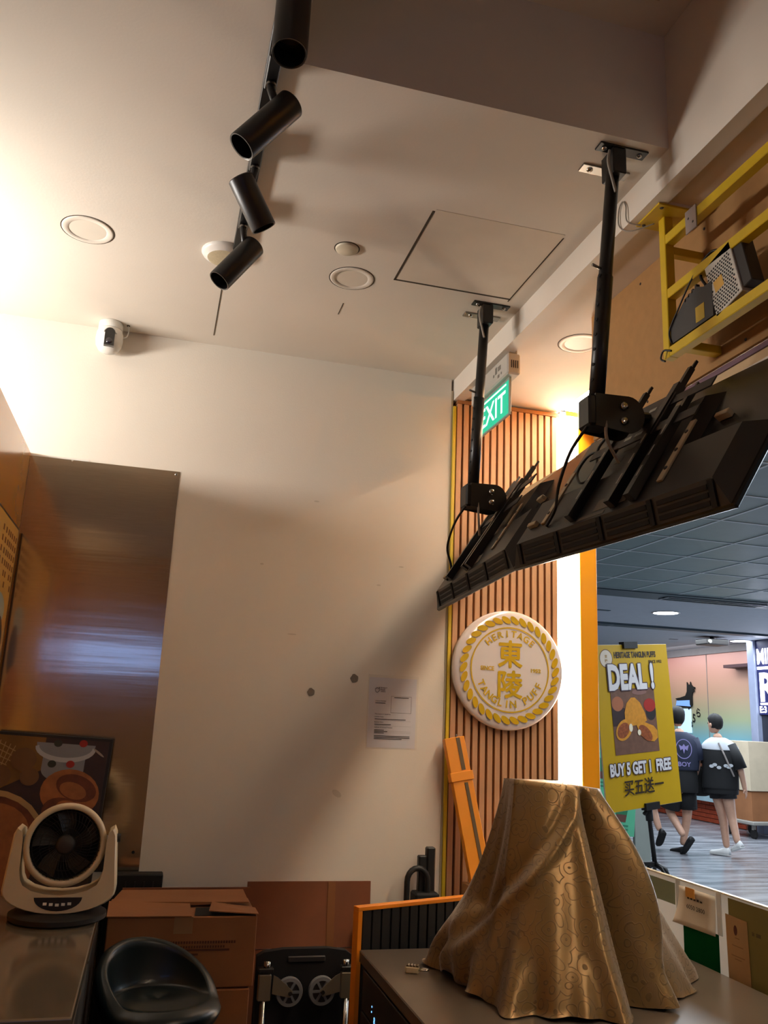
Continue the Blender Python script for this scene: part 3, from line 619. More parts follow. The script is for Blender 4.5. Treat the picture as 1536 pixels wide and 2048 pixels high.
# ================================================================== TELEVISIONS ON CEILING POLES
TVW, TVH = 0.92, 0.53
def tvframe(a, bb, tilt=33):
    a = Vector(a); bb = Vector(bb); u = (bb-a).normalized(); v0 = Vector((sin(R(tilt)),0,cos(R(tilt))))
    n = u.cross(v0).normalized(); n = -n if n.x > 0 else n
    v = n.cross(u).normalized(); v = -v if v.z < 0 else v
    return a, u, v, n
TVB = mat('tv_back',(34,30,28),0.42,var=0.10,scale=14)
TVB2 = mat('tv_back_upper',(26,23,22),0.22,var=0.08)
def television(a, bb, label):
    a,u,v,n = tvframe(a,bb)
    # local axes: x along the bottom edge (near to far), y up the screen, z out of the back
    g = root('television',None,label,'television','televisions hung over the counter',mtx=frame(a,u,v,n))
    def B(name, mt, *bx, **k): return MB().rbox(*bx, k.get('b',0.002)).build(name, mt, g, local=True)
    B('panel',TVB2,0,TVW,0,TVH,-0.016,0.0,b=0.004)
    MB().box(0.008,TVW-0.008,0.012,TVH-0.008,-0.0166,-0.016).build('screen', mat('tv_screen',(10,10,12),0.12), g, local=True)
    # electronics bulge: a lofted box with sloping shoulders
    def ring(x0,x1,y0,y1,z): return [Vector((x0,y0,z)),Vector((x1,y0,z)),Vector((x1,y1,z)),Vector((x0,y1,z))]
    MB().loft([ring(0.01,TVW-0.01,0.004,0.25,0.0),ring(0.045,TVW-0.045,0.050,0.215,0.046)]).build('rear_bulge', TVB, g, local=True)
    MB().loft([ring(0.27,0.66,0.20,0.46,0.0),ring(0.30,0.63,0.20,0.43,0.03)]).build('rear_cover', TVB, g, local=True)
    # bottom slope: vent fields with three slots each, split by ribs
    sl = Vector((0,0.046,0.046)).normalized(); nn = Vector((0,-1,1)).normalized()
    def P(x,s,o): return Vector((x,0.004,0.0))+Vector((0,sl.y,sl.z))*s+nn*o
    first = None
    for k in range(4):
        x0 = 0.065+k*0.2025; x1 = x0+0.165
        for q in range(3):
            s0 = 0.008+0.0175*q
            if first is None:
                m_ = MB(); m_.add([P(x0,s0,0.0005),P(x1,s0,0.0005),P(x1,s0+0.011,0.0005),P(x0,s0+0.011,0.0005),P(x0,s0,0.002),P(x1,s0,0.002),P(x1,s0+0.011,0.002),P(x0,s0+0.011,0.002)],[(0,3,2,1),(4,5,6,7),(0,1,5,4),(1,2,6,5),(2,3,7,6),(3,0,4,7)])
                first = m_.build('vent_slot', VENT, g, local=True); f0 = P(x0,s0,0)
            else:
                c = link_copy(first, g); c.location = P(x0,s0,0)-f0
    for k in range(5):
        x = 0.052+k*0.2025
        m_ = MB(); vs = [P(x+dx,s,o) for o in (0.0,0.004) for s in (0.002,0.062) for dx in (-0.008,0.008)]
        m_.add(vs,[(0,2,3,1),(4,5,7,6),(0,1,5,4),(2,6,7,3),(0,4,6,2),(1,3,7,5)]).build('rib', VENT, g, local=True)
    # connector recess, labels, light alloy strips
    B('connector_recess',mat('recess_grey',(96,90,80),0.6),0.36,0.50,0.075,0.115,0.0462,0.0475,b=0.0005)
    B('connector_recess',mat('recess_grey',(96,90,80),0.6),0.44,0.56,0.056,0.068,0.0462,0.0472,b=0.0003)
    for i,(x,y,w,h) in enumerate(((0.52,0.33,0.05,0.03),(0.55,0.29,0.035,0.02),(0.50,0.30,0.012,0.012))):
        B('label',mat('tv_label',(92,84,76),0.6),x,x+w,y,y+h,0.0302,0.0307,b=0.0001)
    for x in (0.235,0.755): B('alloy_strip',mat('alloy_strip',(172,156,128),0.45,0.2),x,x+0.02,0.10,0.30,0.046,0.052,b=0.001)
    for x,y in ((0.245,0.14),(0.245,0.20),(0.245,0.26),(0.765,0.14),(0.765,0.25)): MB().lathe((x,y,0.052),(0,0,1),[(0.006,0),(0.005,0.002),(0,0.002)],10).build('screw', BLACK, g, local=True)
    B('clip',mat('clip_pale',(168,154,124),0.5),0.18,0.225,0.33,0.345,0.0,0.02)
    B('clip',mat('clip_pale',(168,154,124),0.5),0.80,0.845,0.10,0.115,0.045,0.06)
    MB().tube(spline([(0.70,0.32,0.01),(0.72,0.38,0.03),(0.78,0.39,0.035),(0.80,0.33,0.03),(0.75,0.28,0.02),(0.70,0.31,0.02),(0.73,0.40,0.04),(0.66,0.46,0.05)]),0.004,8).build('power_cable', CABLE, g, local=True, smooth=True)
    return g, (a,u,v,n)
g1,F1 = television((1.105,1.436,0.454),(1.017,2.345,0.456),'nearer television seen from behind, its lower corner at the right edge')
g2,F2 = television((1.025,2.366,0.463),(1.085,3.286,0.440),'farther television seen from behind, against the slatted wall')

def mount(y, top, bot, F, label, strap, rails):
    xt,zt = top; xb,zb = bot
    g = root('television_ceiling_mount',(1.12,y,0.75),label,'tv mount','ceiling poles for the televisions')
    MB().rbox(1.053,1.203,y-0.018,y+0.018,ZC-0.006,ZC,0.001).build('ceiling_plate', BLACK, g)
    MB().rbox(1.053,1.203,y+strap-0.018,y+strap+0.018,ZC-0.006,ZC,0.001).build('ceiling_plate', STEEL, g)
    for dx in (0.02,0.075,0.13): MB().lathe((1.053+dx,y,ZC-0.006),(0,0,-1),[(0.008,0),(0.008,0.003),(0.005,0.006),(0,0.0065)],12).build('bolt', CHROME, g, smooth=True)
    for dx in (0.028,0.118): MB().lathe((1.053+dx,y+strap,ZC-0.006),(0,0,-1),[(0.010,0),(0.009,0.003),(0.005,0.006),(0,0.0065)],12).build('bolt', CHROME, g, smooth=True)
    MB().rbox(xt-0.021,xt+0.021,y-0.016,y+0.052,ZC-0.085,ZC-0.006,0.003).build('yoke', BLACK, g)
    MB().cyl((xt,y+0.02,ZC-0.03),(xb,y+0.02,zb),0.0185,n=24).build('pole', BLACK, g, smooth=True)
    d = (Vector((xb,y,zb))-Vector((xt,y,ZC-0.03)))
    lo = Vector((xt,y+0.02,ZC-0.03)); dl = d.length; dn = d.normalized()
    MB().cyl(lo+dn*dl*0.50,lo+dn*dl,0.021,n=24).build('sleeve', BLACK, g, smooth=True)
    for k in range(8):
        p = lo+dn*dl*(0.50+0.06*k); MB().cyl(p+Vector((-0.0195,-0.006,0)),p+Vector((-0.0218,-0.0068,0)),0.0045,n=10).build('pole_hole', VENT, g)
    p = lo+dn*dl*0.47; MB().cyl(p+Vector((-0.018,-0.004,0)),p+Vector((-0.045,-0.010,0.004)),0.004,n=10).build('lock_pin', STEEL, g, smooth=True)
    # tilt head
    c = Vector((xb,y+0.02,zb))
    MB().rbox(c.x-0.038,c.x+0.030,c.y-0.032,c.y+0.032,c.z-0.075,c.z+0.01,0.006).build('head_block', BLACK, g)
    a,u,v,n = F; uc = (c-a).dot(u)
    for s in (-0.034,0.034):
        pts = []
        for k in range(13):
            t = -pi/2+pi*k/12; pts.append(Vector((c.x+0.075+0.045*cos(t),c.y+s,c.z-0.035+0.05*sin(t))))
        pts += [Vector((c.x-0.02,c.y+s,c.z+0.012)),Vector((c.x-0.02,c.y+s,c.z-0.075))]
        MB().prism(pts,(0,0.006,0)).build('tilt_plate', BLACK, g)
    for dz in (-0.015,-0.055): MB().lathe((c.x+0.06,c.y-0.036,c.z+dz),(0,-1,0),[(0.011,0),(0.011,0.004),(0.006,0.006),(0,0.006)],14).build('bolt', CHROME, g, smooth=True)
    # plate and rails behind the set, laid out along the set's own axes
    def Q(uu,vv,nn): return a+u*uu+v*vv+n*nn
    def slab(name, mt, u0,u1,v0,v1,n0,n1):
        m_ = MB(); vs = [Q(x,yy,z) for z in (n0,n1) for yy in (v0,v1) for x in (u0,u1)]
        return m_.add(vs,[(0,2,3,1),(4,5,7,6),(0,1,5,4),(2,6,7,3),(0,4,6,2),(1,3,7,5)]).build(name, mt, g)
    for v0 in (0.30,0.40): slab('cross_bar',DGREY,uc-0.22,uc+0.22,v0,v0+0.035,0.062,0.066)
    slab('mount_plate',DGREY,uc-0.07,uc+0.07,0.29,0.445,0.066,0.070)
    for k,(du,vv) in enumerate(((-0.045,0.31),(0.0,0.31),(0.045,0.31),(-0.045,0.40),(0.0,0.40),(0.045,0.40))): slab('slot',mat('slot_light',(150,146,132),0.4),uc+du-0.015,uc+du+0.015,vv,vv+0.012,0.0698,0.0706)
    for du,ve in rails:
        slab('rail',BLACK,uc+du-0.011,uc+du+0.011,0.06,ve-0.07,0.048,0.074)
        slab('rail_tip',BLACK,uc+du-0.007,uc+du+0.007,ve-0.07,ve,0.050,0.066)
        slab('rail_tip',BLACK,uc+du-0.005,uc+du+0.002,ve,ve+0.03,0.052,0.060)
        for vv in (0.12,0.19,0.26): slab('rail_slot',GREYP,uc+du-0.003,uc+du+0.003,vv,vv+0.035,0.0738,0.0744)
    e_ = Q(uc,0.37,0.07)
    MB().tube([c+Vector((0.05,0,-0.035)),e_],0.02,10).build('tilt_arm', BLACK, g)
    MB().tube(spline([c+Vector((-0.03,-0.01,-0.07)),c+Vector((-0.055,0.04,-0.13)),c+Vector((-0.06,0.10,-0.21)),Q(uc+0.24,0.12,0.07),Q(uc+0.28,0.08,0.05)]),0.0045,8).build('cable', CABLE, g, smooth=True)
    MB().tube(spline([c+Vector((0.01,-0.03,-0.06)),c+Vector((0.012,-0.03,-0.11)),Q(uc-0.01,0.20,0.08)]),0.0045,8).build('cable', CABLEG, g, smooth=True)
    MB().tube(spline([(xt-0.03,y-0.012,ZC-0.02),(xt-0.036,y-0.014,ZC-0.06),(xt-0.024,y-0.016,ZC-0.12),(xt-0.016,y-0.015,ZC-0.15)]),0.004,8).build('cable', CABLEG, g, smooth=True)
mount(1.859,(1.112,1.57),(1.045,0.825),F1,'nearer black ceiling pole mount, above the nearer television',0.10,((-0.13,0.43),(-0.05,0.555),(0.13,0.54)))
mount(2.838,(1.112,1.57),(1.075,0.842),F2,'farther black ceiling pole mount, in front of the exit sign',0.10,((-0.065,0.435),(-0.02,0.55),(0.185,0.55)))

# ================================================================== LEFT COUNTER, FAN, PICTURE
CT = -0.600
g = root('steel_counter',(-0.33,2.5,FL),'dark cabinet with a polished steel top under the desk fan','counter')
MB().rbox(-0.575,-0.087,1.955,3.12,CT-0.035,CT,0.003).build('top', STEELTOP, g)
MB().box(-0.575,-0.088,1.953,1.957,CT-0.012,CT-0.004).build('edge_strip', CHROME, g)
MB().box(-0.565,-0.10,1.98,3.10,FL+0.08,CT-0.035).build('body', BLACKM, g)
for i in range(2): MB().rbox(-0.10,-0.088,2.0+0.55*i,2.53+0.55*i,FL+0.10,CT-0.05,0.003).build('door', BLACKP, g)
MB().box(-0.55,-0.12,2.02,3.06,FL,FL+0.08).build('plinth', BLACKM, g)

fx,fy = -0.197,2.80
FW = mat('fan_white',(214,200,170),0.35,var=0.03)
g = root('desk_fan',(fx,fy,CT),'white desk fan with black guard on the steel counter','fan')
o = MB().lathe((fx,fy,CT),(0,0,1),[(0.0,0),(0.125,0),(0.135,0.006),(0.135,0.018),(0.125,0.022),(0,0.022)],48).build('foot', BLACKP, g); autosmooth(o)
# U-shaped yoke: base body and two arms, one lofted shape
def usec(x):   # height of the upper face of the U at sideways position x
    return 0
def yoke_outline():
    o_ = []
    for k in range(17): t = pi+pi*k/16; o_.append((0.155*cos(t)*1.0, 0.085+0.065*sin(t)))         # lower round
    o_ += [(0.150,0.14),(0.141,0.235),(0.133,0.252),(0.122,0.245),(0.118,0.215),(0.117,0.14)]
    for k in range(9): t = -pi*k/8; o_.append((0.112*cos(t), 0.115+0.045*sin(t)))
    o_ += [(-0.117,0.14),(-0.118,0.215),(-0.122,0.245),(-0.133,0.252),(-0.141,0.235),(-0.150,0.14)]
    return o_
yo = [(fx+x,CT+z) for x,z in yoke_outline()]
m_ = MB(); n_ = len(yo)
for yy,sc in ((-0.052,0.97),(-0.046,1.0),(0.046,1.0),(0.052,0.97)):
    m_.v += [(fx+(x-fx)*sc, fy+yy, CT+0.12+(z-CT-0.12)*sc) for x,z in yo]
for j in range(3): m_.f += [(j*n_+i,j*n_+(i+1)%n_,(j+1)*n_+(i+1)%n_,(j+1)*n_+i) for i in range(n_)]
m_.f += [tuple(range(n_))[::-1], tuple(range(3*n_,4*n_))]
yk = m_.build('yoke', FW, g); autosmooth(yk,40)
pn = [(fx-0.065+0.13*k/14, CT+0.066) for k in range(15)]+[(fx+0.065*cos(t*pi/14), CT+0.066-0.036*sin(t*pi/14)) for t in range(1,14)]
cp = MB().prism([(x,fy-0.0535,z) for x,z in pn],(0,0.002,0)).build('control_panel', BLACKP, g)
bx0 = None
for k in range(5):
    MB().box(fx-0.039+0.0165*k,fx-0.029+0.0165*k,fy-0.055,fy-0.0535,CT+0.046-0.0015*(2-abs(k-2)),CT+0.053-0.0015*(2-abs(k-2))).build('button', mat('button_pale',(210,202,188),0.4,emit=0.03), cp)
# head, tilted slightly back
hc = Vector((fx-0.002,fy-0.005,CT+0.202)); hd = Vector((0.10,-1,0.10)).normalized()
def fr(r,h): return (r,h)
o = MB().lathe(hc,hd,[(0.098,-0.05),(0.112,-0.045),(0.115,0.02),(0.112,0.034),(0.104,0.040),(0.097,0.036),(0.097,-0.05)],56,close=True).build('ring', FW, g, smooth=True)
MB().lathe(hc,hd,[(0.0,-0.046),(0.1,-0.046)],40).build('back_guard', BLACKM, g)
a_ = hd.orthogonal().normalized(); b_ = hd.cross(a_)
gr = MB()
for k in range(48):
    t = 2*pi*k/48; d_ = a_*cos(t)+b_*sin(t); t2 = t+0.35; d2 = a_*cos(t2)+b_*sin(t2)
    gr.tube([hc+d_*0.028+hd*0.034,hc+(d_+d2)*0.5*0.065+hd*0.040,hc+d2*0.098+hd*0.034],0.0009,4)
for r_k in (0.045,0.07,0.09): gr.lathe(hc+hd*0.037,hd,[(r_k-0.0008,0),(r_k,0.0012),(r_k+0.0008,0),(r_k,-0.0012)],48,close=True)
gr.build('guard', BLACKP, g)
o = MB().lathe(hc+hd*0.03,hd,[(0,0.008),(0.02,0.008),(0.028,0.004),(0.028,-0.01)],28).build('hub_cap', DGREY, g, smooth=True)
for k in range(5):
    m_ = MB(); t = 2*pi*k/5; rg = []
    for q in range(7):
        f_ = q/6; tt = t+0.25*f_; rr = 0.022+0.066*f_; d_ = a_*cos(tt)+b_*sin(tt); s_ = hd.cross(d_); w_ = 0.012+0.026*f_-0.012*f_*f_
        rg.append([hc+d_*rr+s_*w_+hd*(0.012),hc+d_*rr-s_*w_-hd*(0.012),hc+d_*rr-s_*w_-hd*(0.014),hc+d_*rr+s_*w_+hd*0.010])
    m_.loft(rg).build('blade', mat('fan_blade',(60,56,54),0.25), g)
for s in (-1,1): MB().cyl((fx+s*0.113,fy,CT+0.215),(fx+s*0.125,fy,CT+0.215),0.012).build('pivot', GREYP, g)
MB().cyl((fx+0.138,fy,CT+0.22),(fx+0.152,fy,CT+0.22),0.012).build('tilt_knob', BLACKP, g)

# framed food picture leaning at the back, rolled a little
rm = R(2.2); ux = Vector((cos(rm),0,-sin(rm))); uz = Vector((sin(rm)*0.99,0.10,cos(rm))).normalized(); un = uz.cross(ux).normalized()
m = frame((-0.572,3.46,-0.632),ux,un,uz)
g = root('food_picture',None,'dark framed food picture of curry puffs and enamel pot behind the fan','picture',mtx=m)
PW,PH = 0.43,0.53
MB().rbox(0,PW,-0.006,0.012,-0.25,PH,0.002).build('frame', BLACKP, g, local=True)
MB().box(0.008,PW-0.012,-0.0075,-0.006,-0.24,PH-0.012).build('print', mat('print_dark_brown',(52,34,24),0.4,var=0.3,scale=12), g, local=True)
L_ = [0]
def shape(name, pts, mt):
    L_[0] += 1; y = -0.0076-0.0002*L_[0]
    MB().poly([(x,y,z) for x,z in pts]).build(name, mt, g, local=True, fix=False)
def el2(cx_,cz_,rx,rz,rot=0,n=24,a0=0,a1=2*pi): return [(p.x,p.z) for p in ell((cx_,0,cz_),(1,0,0),(0,0,1),rx,rz,n,a0,a1,rot)]
CLAY = mat('p_wood',(120,84,34),0.5,var=0.2); POT = mat('p_enamel',(130,134,142),0.4,var=0.08); POTD = mat('p_potato',(110,76,44),0.5,var=0.15); PUFF = mat('p_puff',(150,92,50),0.5,var=0.22,scale=25); PUFFD = mat('p_puff_dark',(100,50,28),0.5,var=0.3,scale=25); RIM = mat('p_basket',(170,140,94),0.5,var=0.1); REDP = mat('p_red',(150,34,26),0.5); LEAF = mat('p_leaf',(44,50,44),0.5)
shape('print_wall',[(0.008,0.518),(0.19,0.518),(0.19,0.40),(0.008,0.30)],CLAY)
shape('print_bowl',[(x,z) for x,z in el2(0.265,0.50,0.105,0.062,0,24,pi,2*pi)],POT)
shape('print_bowl',el2(0.265,0.405,0.075,0.042,0,24,pi,2*pi)+[(0.34,0.455),(0.19,0.455)],POT)
shape('print_bowl_rim',[p for p in el2(0.265,0.485,0.108,0.052,0,16,pi,2*pi)]+[p for p in el2(0.265,0.490,0.096,0.040,0,16,2*pi,pi)],mat('p_rim',(176,180,188),0.4))
for c,z in ((0.235,0.500),(0.325,0.505),(0.225,0.425),(0.29,0.428)):
    shape('print_motif',el2(c,z,0.015,0.013),LEAF if c < 0.28 else REDP)
shape('print_net',[(0.008,0.51),(0.06,0.50),(0.10,0.44),(0.05,0.40),(0.008,0.37)],CLAY)
for k in range(7):
    shape('print_net_cord',[(0.008,0.50-0.022*k),(0.10-0.01*k,0.46-0.016*k),(0.10-0.01*k,0.457-0.016*k),(0.008,0.496-0.022*k)],RIM)
for k in range(5): shape('print_net_cord',[(0.015+0.018*k,0.505-0.006*k),(0.018+0.018*k,0.505-0.006*k),(0.010+0.014*k,0.39+0.006*k),(0.007+0.014*k,0.39+0.006*k)],RIM)
for x,z,r in ((0.125,0.435,0.045),(0.05,0.372,0.042),(0.155,0.375,0.034)): shape('print_potato',el2(x,z,r,r*0.92),POTD)
shape('print_puff',el2(0.305,0.325,0.105,0.085,-0.15),PUFF)
shape('print_puff',el2(0.325,0.345,0.075,0.045,-0.3),PUFFD)
shape('print_puff',el2(0.315,0.335,0.05,0.028,-0.3),PUFF)
shape('print_puff',el2(0.31,0.235,0.10,0.065,-0.5),PUFFD)
shape('print_puff',el2(0.33,0.258,0.07,0.035,-0.4),PUFF)
shape('print_basket',el2(0.04,0.16,0.20,0.165),RIM)
shape('print_basket',el2(0.04,0.155,0.185,0.150),PUFFD)
shape('print_puff',el2(0.06,0.175,0.13,0.105),PUFF)
shape('print_puff',el2(0.05,0.05,0.17,0.11),PUFF)
shape('print_pepper',el2(0.385,0.475,0.025,0.004,-0.6),mat('p_pale',(150,140,128),0.5))

# ================================================================== BOXES, FLATTENED CARDBOARD, BLACK BOX
tag(MB().rbox(-0.10,0.112,3.515,3.585,FL,-0.606,0.004).build('black_storage_box', BLACKM),'black box against the wall below the steel sheet','box')
bo = [o for o in COL.objects if o.name.startswith('black_storage_box')][0]
for k in range(6): MB().box(-0.09+0.033*k,-0.084+0.033*k,3.511,3.515,FL+0.05,-0.63).build('rib', BLACKP, bo)

def carton(x0,x1,y0,y1,z0,z1,label,top=True):
    g = root('cardboard_box',((x0+x1)/2,(y0+y1)/2,z0),label,'box','stacked cardboard boxes')
    MB().rbox(x0,x1,y0,y1,z0,z1,0.003).build('body', CARD, g)
    MB().box((x0+x1)/2-0.03,(x0+x1)/2+0.03,y0-0.0008,y0,z1-0.05,z1).build('tape', TAPE, g)
    return g
g = carton(-0.062,0.415,3.05,3.34,-0.868,-0.655,'open cardboard box on top of the stack behind the dark green stool')
MB().prism([(-0.066,3.045,-0.652),(0.20,3.045,-0.654),(0.20,3.19,-0.645),(-0.066,3.19,-0.635)],(0,0,0.003)).build('flap', CARD, g)
MB().prism([(0.20,3.19,-0.648),(0.40,3.19,-0.642),(0.395,3.345,-0.63),(-0.03,3.345,-0.63),(-0.06,3.19,-0.638)],(0,0,0.003)).build('flap', CARD, g)
MB().prism([(0.255,3.06,-0.641),(0.418,3.046,-0.650),(0.418,3.15,-0.652),(0.27,3.15,-0.632)],(0,0,0.003)).build('flap', CARD, g)
MB().prism([(0.21,3.06,-0.6535),(0.41,3.05,-0.6535),(0.40,3.18,-0.6535),(0.22,3.18,-0.6535)],(0,0,0.0004)).build('opening', VENT, g)
b = MB()
for s,z,w in (('KEEP FROZEN AT MINUS 18',-0.757,0.20),('KEEP FROZEN',-0.770,0.10),):
    b.box(0.13,0.13+w,3.0475,3.048,z,z+0.006)
for k in range(26): b.box(0.13+0.0085*k,0.1355+0.0085*k,3.0474,3.0478,-0.735,-0.727)
for k in range(22): b.box(0.13+0.0085*k,0.1350+0.0085*k,3.0474,3.0478,-0.748,-0.741)
b.build('print', mat('box_print',(92,52,34),0.8), g, fix=False)
carton(-0.05,0.405,3.045,3.36,FL,-0.872,'closed cardboard box at the bottom of the stack')

def board(x0,x1,y,z1,zf,label,lean=0.0):
    g = root('flattened_carton',((x0+x1)/2,y,FL),label,'cardboard','flattened cartons leaning on the wall')
    MB().prism([(x0,y,zf+0.002),(x1,y,zf+0.002),(x1,y+0.02,z1),(x0,y+0.02,z1)],(0,0.008,0)).build('upper_panel', CARDD, g)
    MB().prism([(x0,y-0.03,FL),(x1,y-0.03,FL),(x1,y,zf-0.002),(x0,y,zf-0.002)],(0,0.008,0)).build('lower_panel', CARDD, g)
    return g
g = board(0.436,0.930,3.535,-0.640,-0.878,'large flattened carton leaning on the wall behind the folded trolley')
MB().prism([(0.755,3.536,-0.876),(0.785,3.536,-0.876),(0.785,3.5545,-0.642),(0.755,3.5545,-0.642)],(0,-0.003,0)).build('tape', mat('tape_shiny',(140,92,60),0.25), g)
MB().rbox(0.86,0.91,3.50,3.525,-0.868,-0.80,0.006).build('torn_tape', TAPE, g)
g = board(-0.03,0.44,3.47,-0.648,-0.88,'low flattened carton showing above the open box')
MB().prism([(0.12,3.487,-0.70),(0.30,3.487,-0.70),(0.30,3.50,-0.652),(0.12,3.50,-0.652)],(0,-0.004,0)).build('flap', CARD, g)

# ================================================================== DARK GREEN BUCKET STOOL
SG = mat('dark_green_vinyl',(9,22,22),0.36,var=0.15,coat=0.1)
sx,sy = 0.104,2.70
g = root('bucket_stool',(sx,sy,FL),'dark green bucket seat stool in front of the cardboard boxes','stool')
nA,nR = 40,12; back = R(120)
rings = []
for j in range(nR+1):
    f_ = j/nR; ring = []
    for i in range(nA):
        t = 2*pi*i/nA; w = max(0,(cos(t-back)+0.35)/1.35)**0.8
        if f_ < 0.6: r = 0.125*(f_/0.6)+1e-4; z = -0.790+0.012*sin(pi*f_/0.6)
        else:
            k = (f_-0.6)/0.4; r = 0.125+0.020*sin(k*pi/2); z = -0.790+(0.002+0.132*w)*k
        ring.append(Vector((sx+r*cos(t)*1.0, sy+r*sin(t)*0.85, z)))
    rings.append(ring)
for j in range(nR,-1,-1):
    f_ = j/nR; ring = []
    for i in range(nA):
        t = 2*pi*i/nA; w = max(0,(cos(t-back)+0.35)/1.35)**0.8
        if f_ < 0.6: r = 0.13*(f_/0.6)+1e-4; z = -0.885
        else:
            k = (f_-0.6)/0.4; r = 0.13+0.050*sin(k*pi/2); z = -0.885+(0.078+0.150*w)*k
        ring.append(Vector((sx+r*cos(t), sy+r*sin(t)*0.85, z)))
    rings.append(ring)
o = MB().loft(rings,caps=False).build('shell', SG, g, smooth=True)
sm = o.modifiers.new('s','SUBSURF'); sm.levels = 1; sm.render_levels = 1
MB().cyl((sx,sy,FL+0.02),(sx,sy,-0.885),0.03).build('column', CHROME, g, smooth=True)
MB().lathe((sx,sy,FL),(0,0,1),[(0.2,0),(0.2,0.008),(0.05,0.03),(0.03,0.05)],36).build('base', CHROME, g, smooth=True)
MB().lathe((sx,sy,FL+0.25),(0,0,1),[(0.118,0),(0.126,0.008),(0.134,0),(0.126,-0.008)],32,close=True).build('foot_ring', CHROME, g, smooth=True)
MB().tube([(sx-0.126,sy,FL+0.25),(sx+0.126,sy,FL+0.25)],0.008).build('foot_ring_bar', CHROME, g)

# ================================================================== FOLDED TROLLEY
ty = 3.20
g = root('folded_hand_truck',(0.62,ty,FL),'folded black platform trolley with two grey castors standing upright','trolley')
pts = [(0.448,FL+0.03),(0.448,-0.825),(0.47,-0.812),(0.54,-0.803),(0.70,-0.803),(0.765,-0.812),(0.785,-0.825),(0.785,FL+0.03)]
MB().prism([(x,ty+0.03,z) for x,z in pts],(0,0.03,0)).build('platform', BLACKM, g)
MB().rbox(0.555,0.69,ty+0.022,ty+0.03,-0.845,-0.825,0.003).build('grip', DGREY, g)
GRIM = mat('castor_grey',(120,122,124),0.4,var=0.05)
for s,x in ((1,0.475),(-1,0.765)):
    MB().cyl((x,ty,FL),(x,ty,-0.955),0.011,n=16).build('tube', CHROME, g, smooth=True)
    MB().rbox(x-0.022,x+0.022,ty-0.012,ty+0.012,-0.955,-0.872,0.003).build('bracket', mat('zinc_bracket',(150,140,120),0.4,0.7), g)
    MB().cyl((x+s*0.006,ty,-0.862),(x+s*0.006,ty,-0.832),0.012,n=16).build('cap', CHROME, g, smooth=True)
    MB().rbox(x-0.025,x+0.028,ty-0.015,ty+0.015,-0.866,-0.852,0.003).build('cap_block', BLACKP, g)
    wx = x+s*0.088; wz = -0.930
    MB().prism([(x+s*0.028,ty-0.02,-0.872),(x+s*0.045,ty-0.02,-0.880),(wx+s*0.010,ty-0.02,wz+0.006),(wx-s*0.0,ty-0.02,wz-0.014),(x+s*0.026,ty-0.02,-0.93)],(0,0.004,0)).build('fork', mat('zinc_bracket',(150,140,120),0.4,0.7), g)
    w = MB().lathe((wx,ty-0.012,wz),(0,1,0),[(0.034,0),(0.045,0.001),(0.047,0.008),(0.047,0.018),(0.045,0.024),(0.034,0.024)],36).build('wheel', GRIM, g); autosmooth(w)
    MB().lathe((wx,ty-0.006,wz),(0,1,0),[(0,0.0),(0.036,0.0)],30).build('wheel_disc', DGREY, w)
    for k in range(6):
        t = pi*k/3; MB().prism([(wx+0.008*cos(t+0.5),ty-0.011,wz+0.008*sin(t+0.5)),(wx+0.036*cos(t+0.12),ty-0.011,wz+0.036*sin(t+0.12)),(wx+0.036*cos(t-0.12),ty-0.011,wz+0.036*sin(t-0.12)),(wx+0.008*cos(t-0.5),ty-0.011,wz+0.008*sin(t-0.5))],(0,0.005,0)).build('spoke', GRIM, w)
    MB().cyl((wx,ty-0.026,wz),(wx,ty+0.012,wz),0.007,n=12).build('axle', CHROME, g)

# ================================================================== BLACK LOOP HANDLE AND TUBES IN THE CORNER
g = root('folded_cart',(1.10,3.46,FL),'black folded cart with an arched handle in the corner by the yellow trim','cart')
ay_ = 3.46
MB().tube([(1.054,ay_,-1.2),(1.054,ay_,-0.64)]+[(1.097-0.043*cos(pi*k/10),ay_,-0.625+0.05*sin(pi*k/10)) for k in range(11)]+[(1.14,ay_,-0.66),(1.14,ay_,-1.2)],0.0115,12).build('handle', BLACKP, g, smooth=True)
MB().rbox(1.108,1.142,ay_+0.02,ay_+0.05,-1.3,-0.532,0.004).build('bar', BLACKP, g)
MB().rbox(1.142,1.178,ay_+0.02,ay_+0.055,-1.3,-0.500,0.005).build('bar', BLACKP, g)
MB().rbox(1.085,1.185,ay_-0.02,ay_+0.06,FL,-0.665,0.008).build('bag', BLACKM, g)

# ================================================================== ORANGE CHANNEL LEANING ON THE SLATS
A0 = Vector((1.358,3.44,-0.62)); A1 = Vector((1.262,3.535,-0.068)); dz_ = (A1-A0).normalized(); L = (A1-A0).length
ex_ = Vector((cos(R(12)),0.0,0.0)); ex_ = (Vector((1,-0.12,0.16))-dz_*Vector((1,-0.12,0.16)).dot(dz_)).normalized(); ey_ = dz_.cross(ex_)
m = frame(A0,ex_,ey_,dz_)
g = root('orange_channel',None,'orange slotted channel leaning against the slatted wall below the emblem','channel',mtx=m)
OB = mat('orange_bar',(236,148,24),0.45,var=0.03)
MB().rbox(-0.043,0.043,-0.02,0.03,0,L*0.72,0.002).build('lower_piece', OB, g, local=True)
MB().rbox(-0.044,0.042,-0.022,0.03,L*0.745,L,0.002).build('upper_piece', OB, g, local=True)
MB().rbox(-0.049,0.049,-0.027,0.033,L*0.685,L*0.75,0.002).build('collar', OB, g, local=True)
GR = mat('slot_groove',(96,78,52),0.6)
MB().box(0.006,0.020,-0.0232,-0.0198,0.02,L*0.67).build('slot', GR, g, local=True)
MB().box(0.005,0.021,-0.0242,-0.0218,L*0.76,L-0.004).build('slot', GR, g, local=True)
MB().cyl((0.012,-0.01,L),(0.012,-0.01,L+0.012),0.003).build('pin', STEEL, g, local=True)
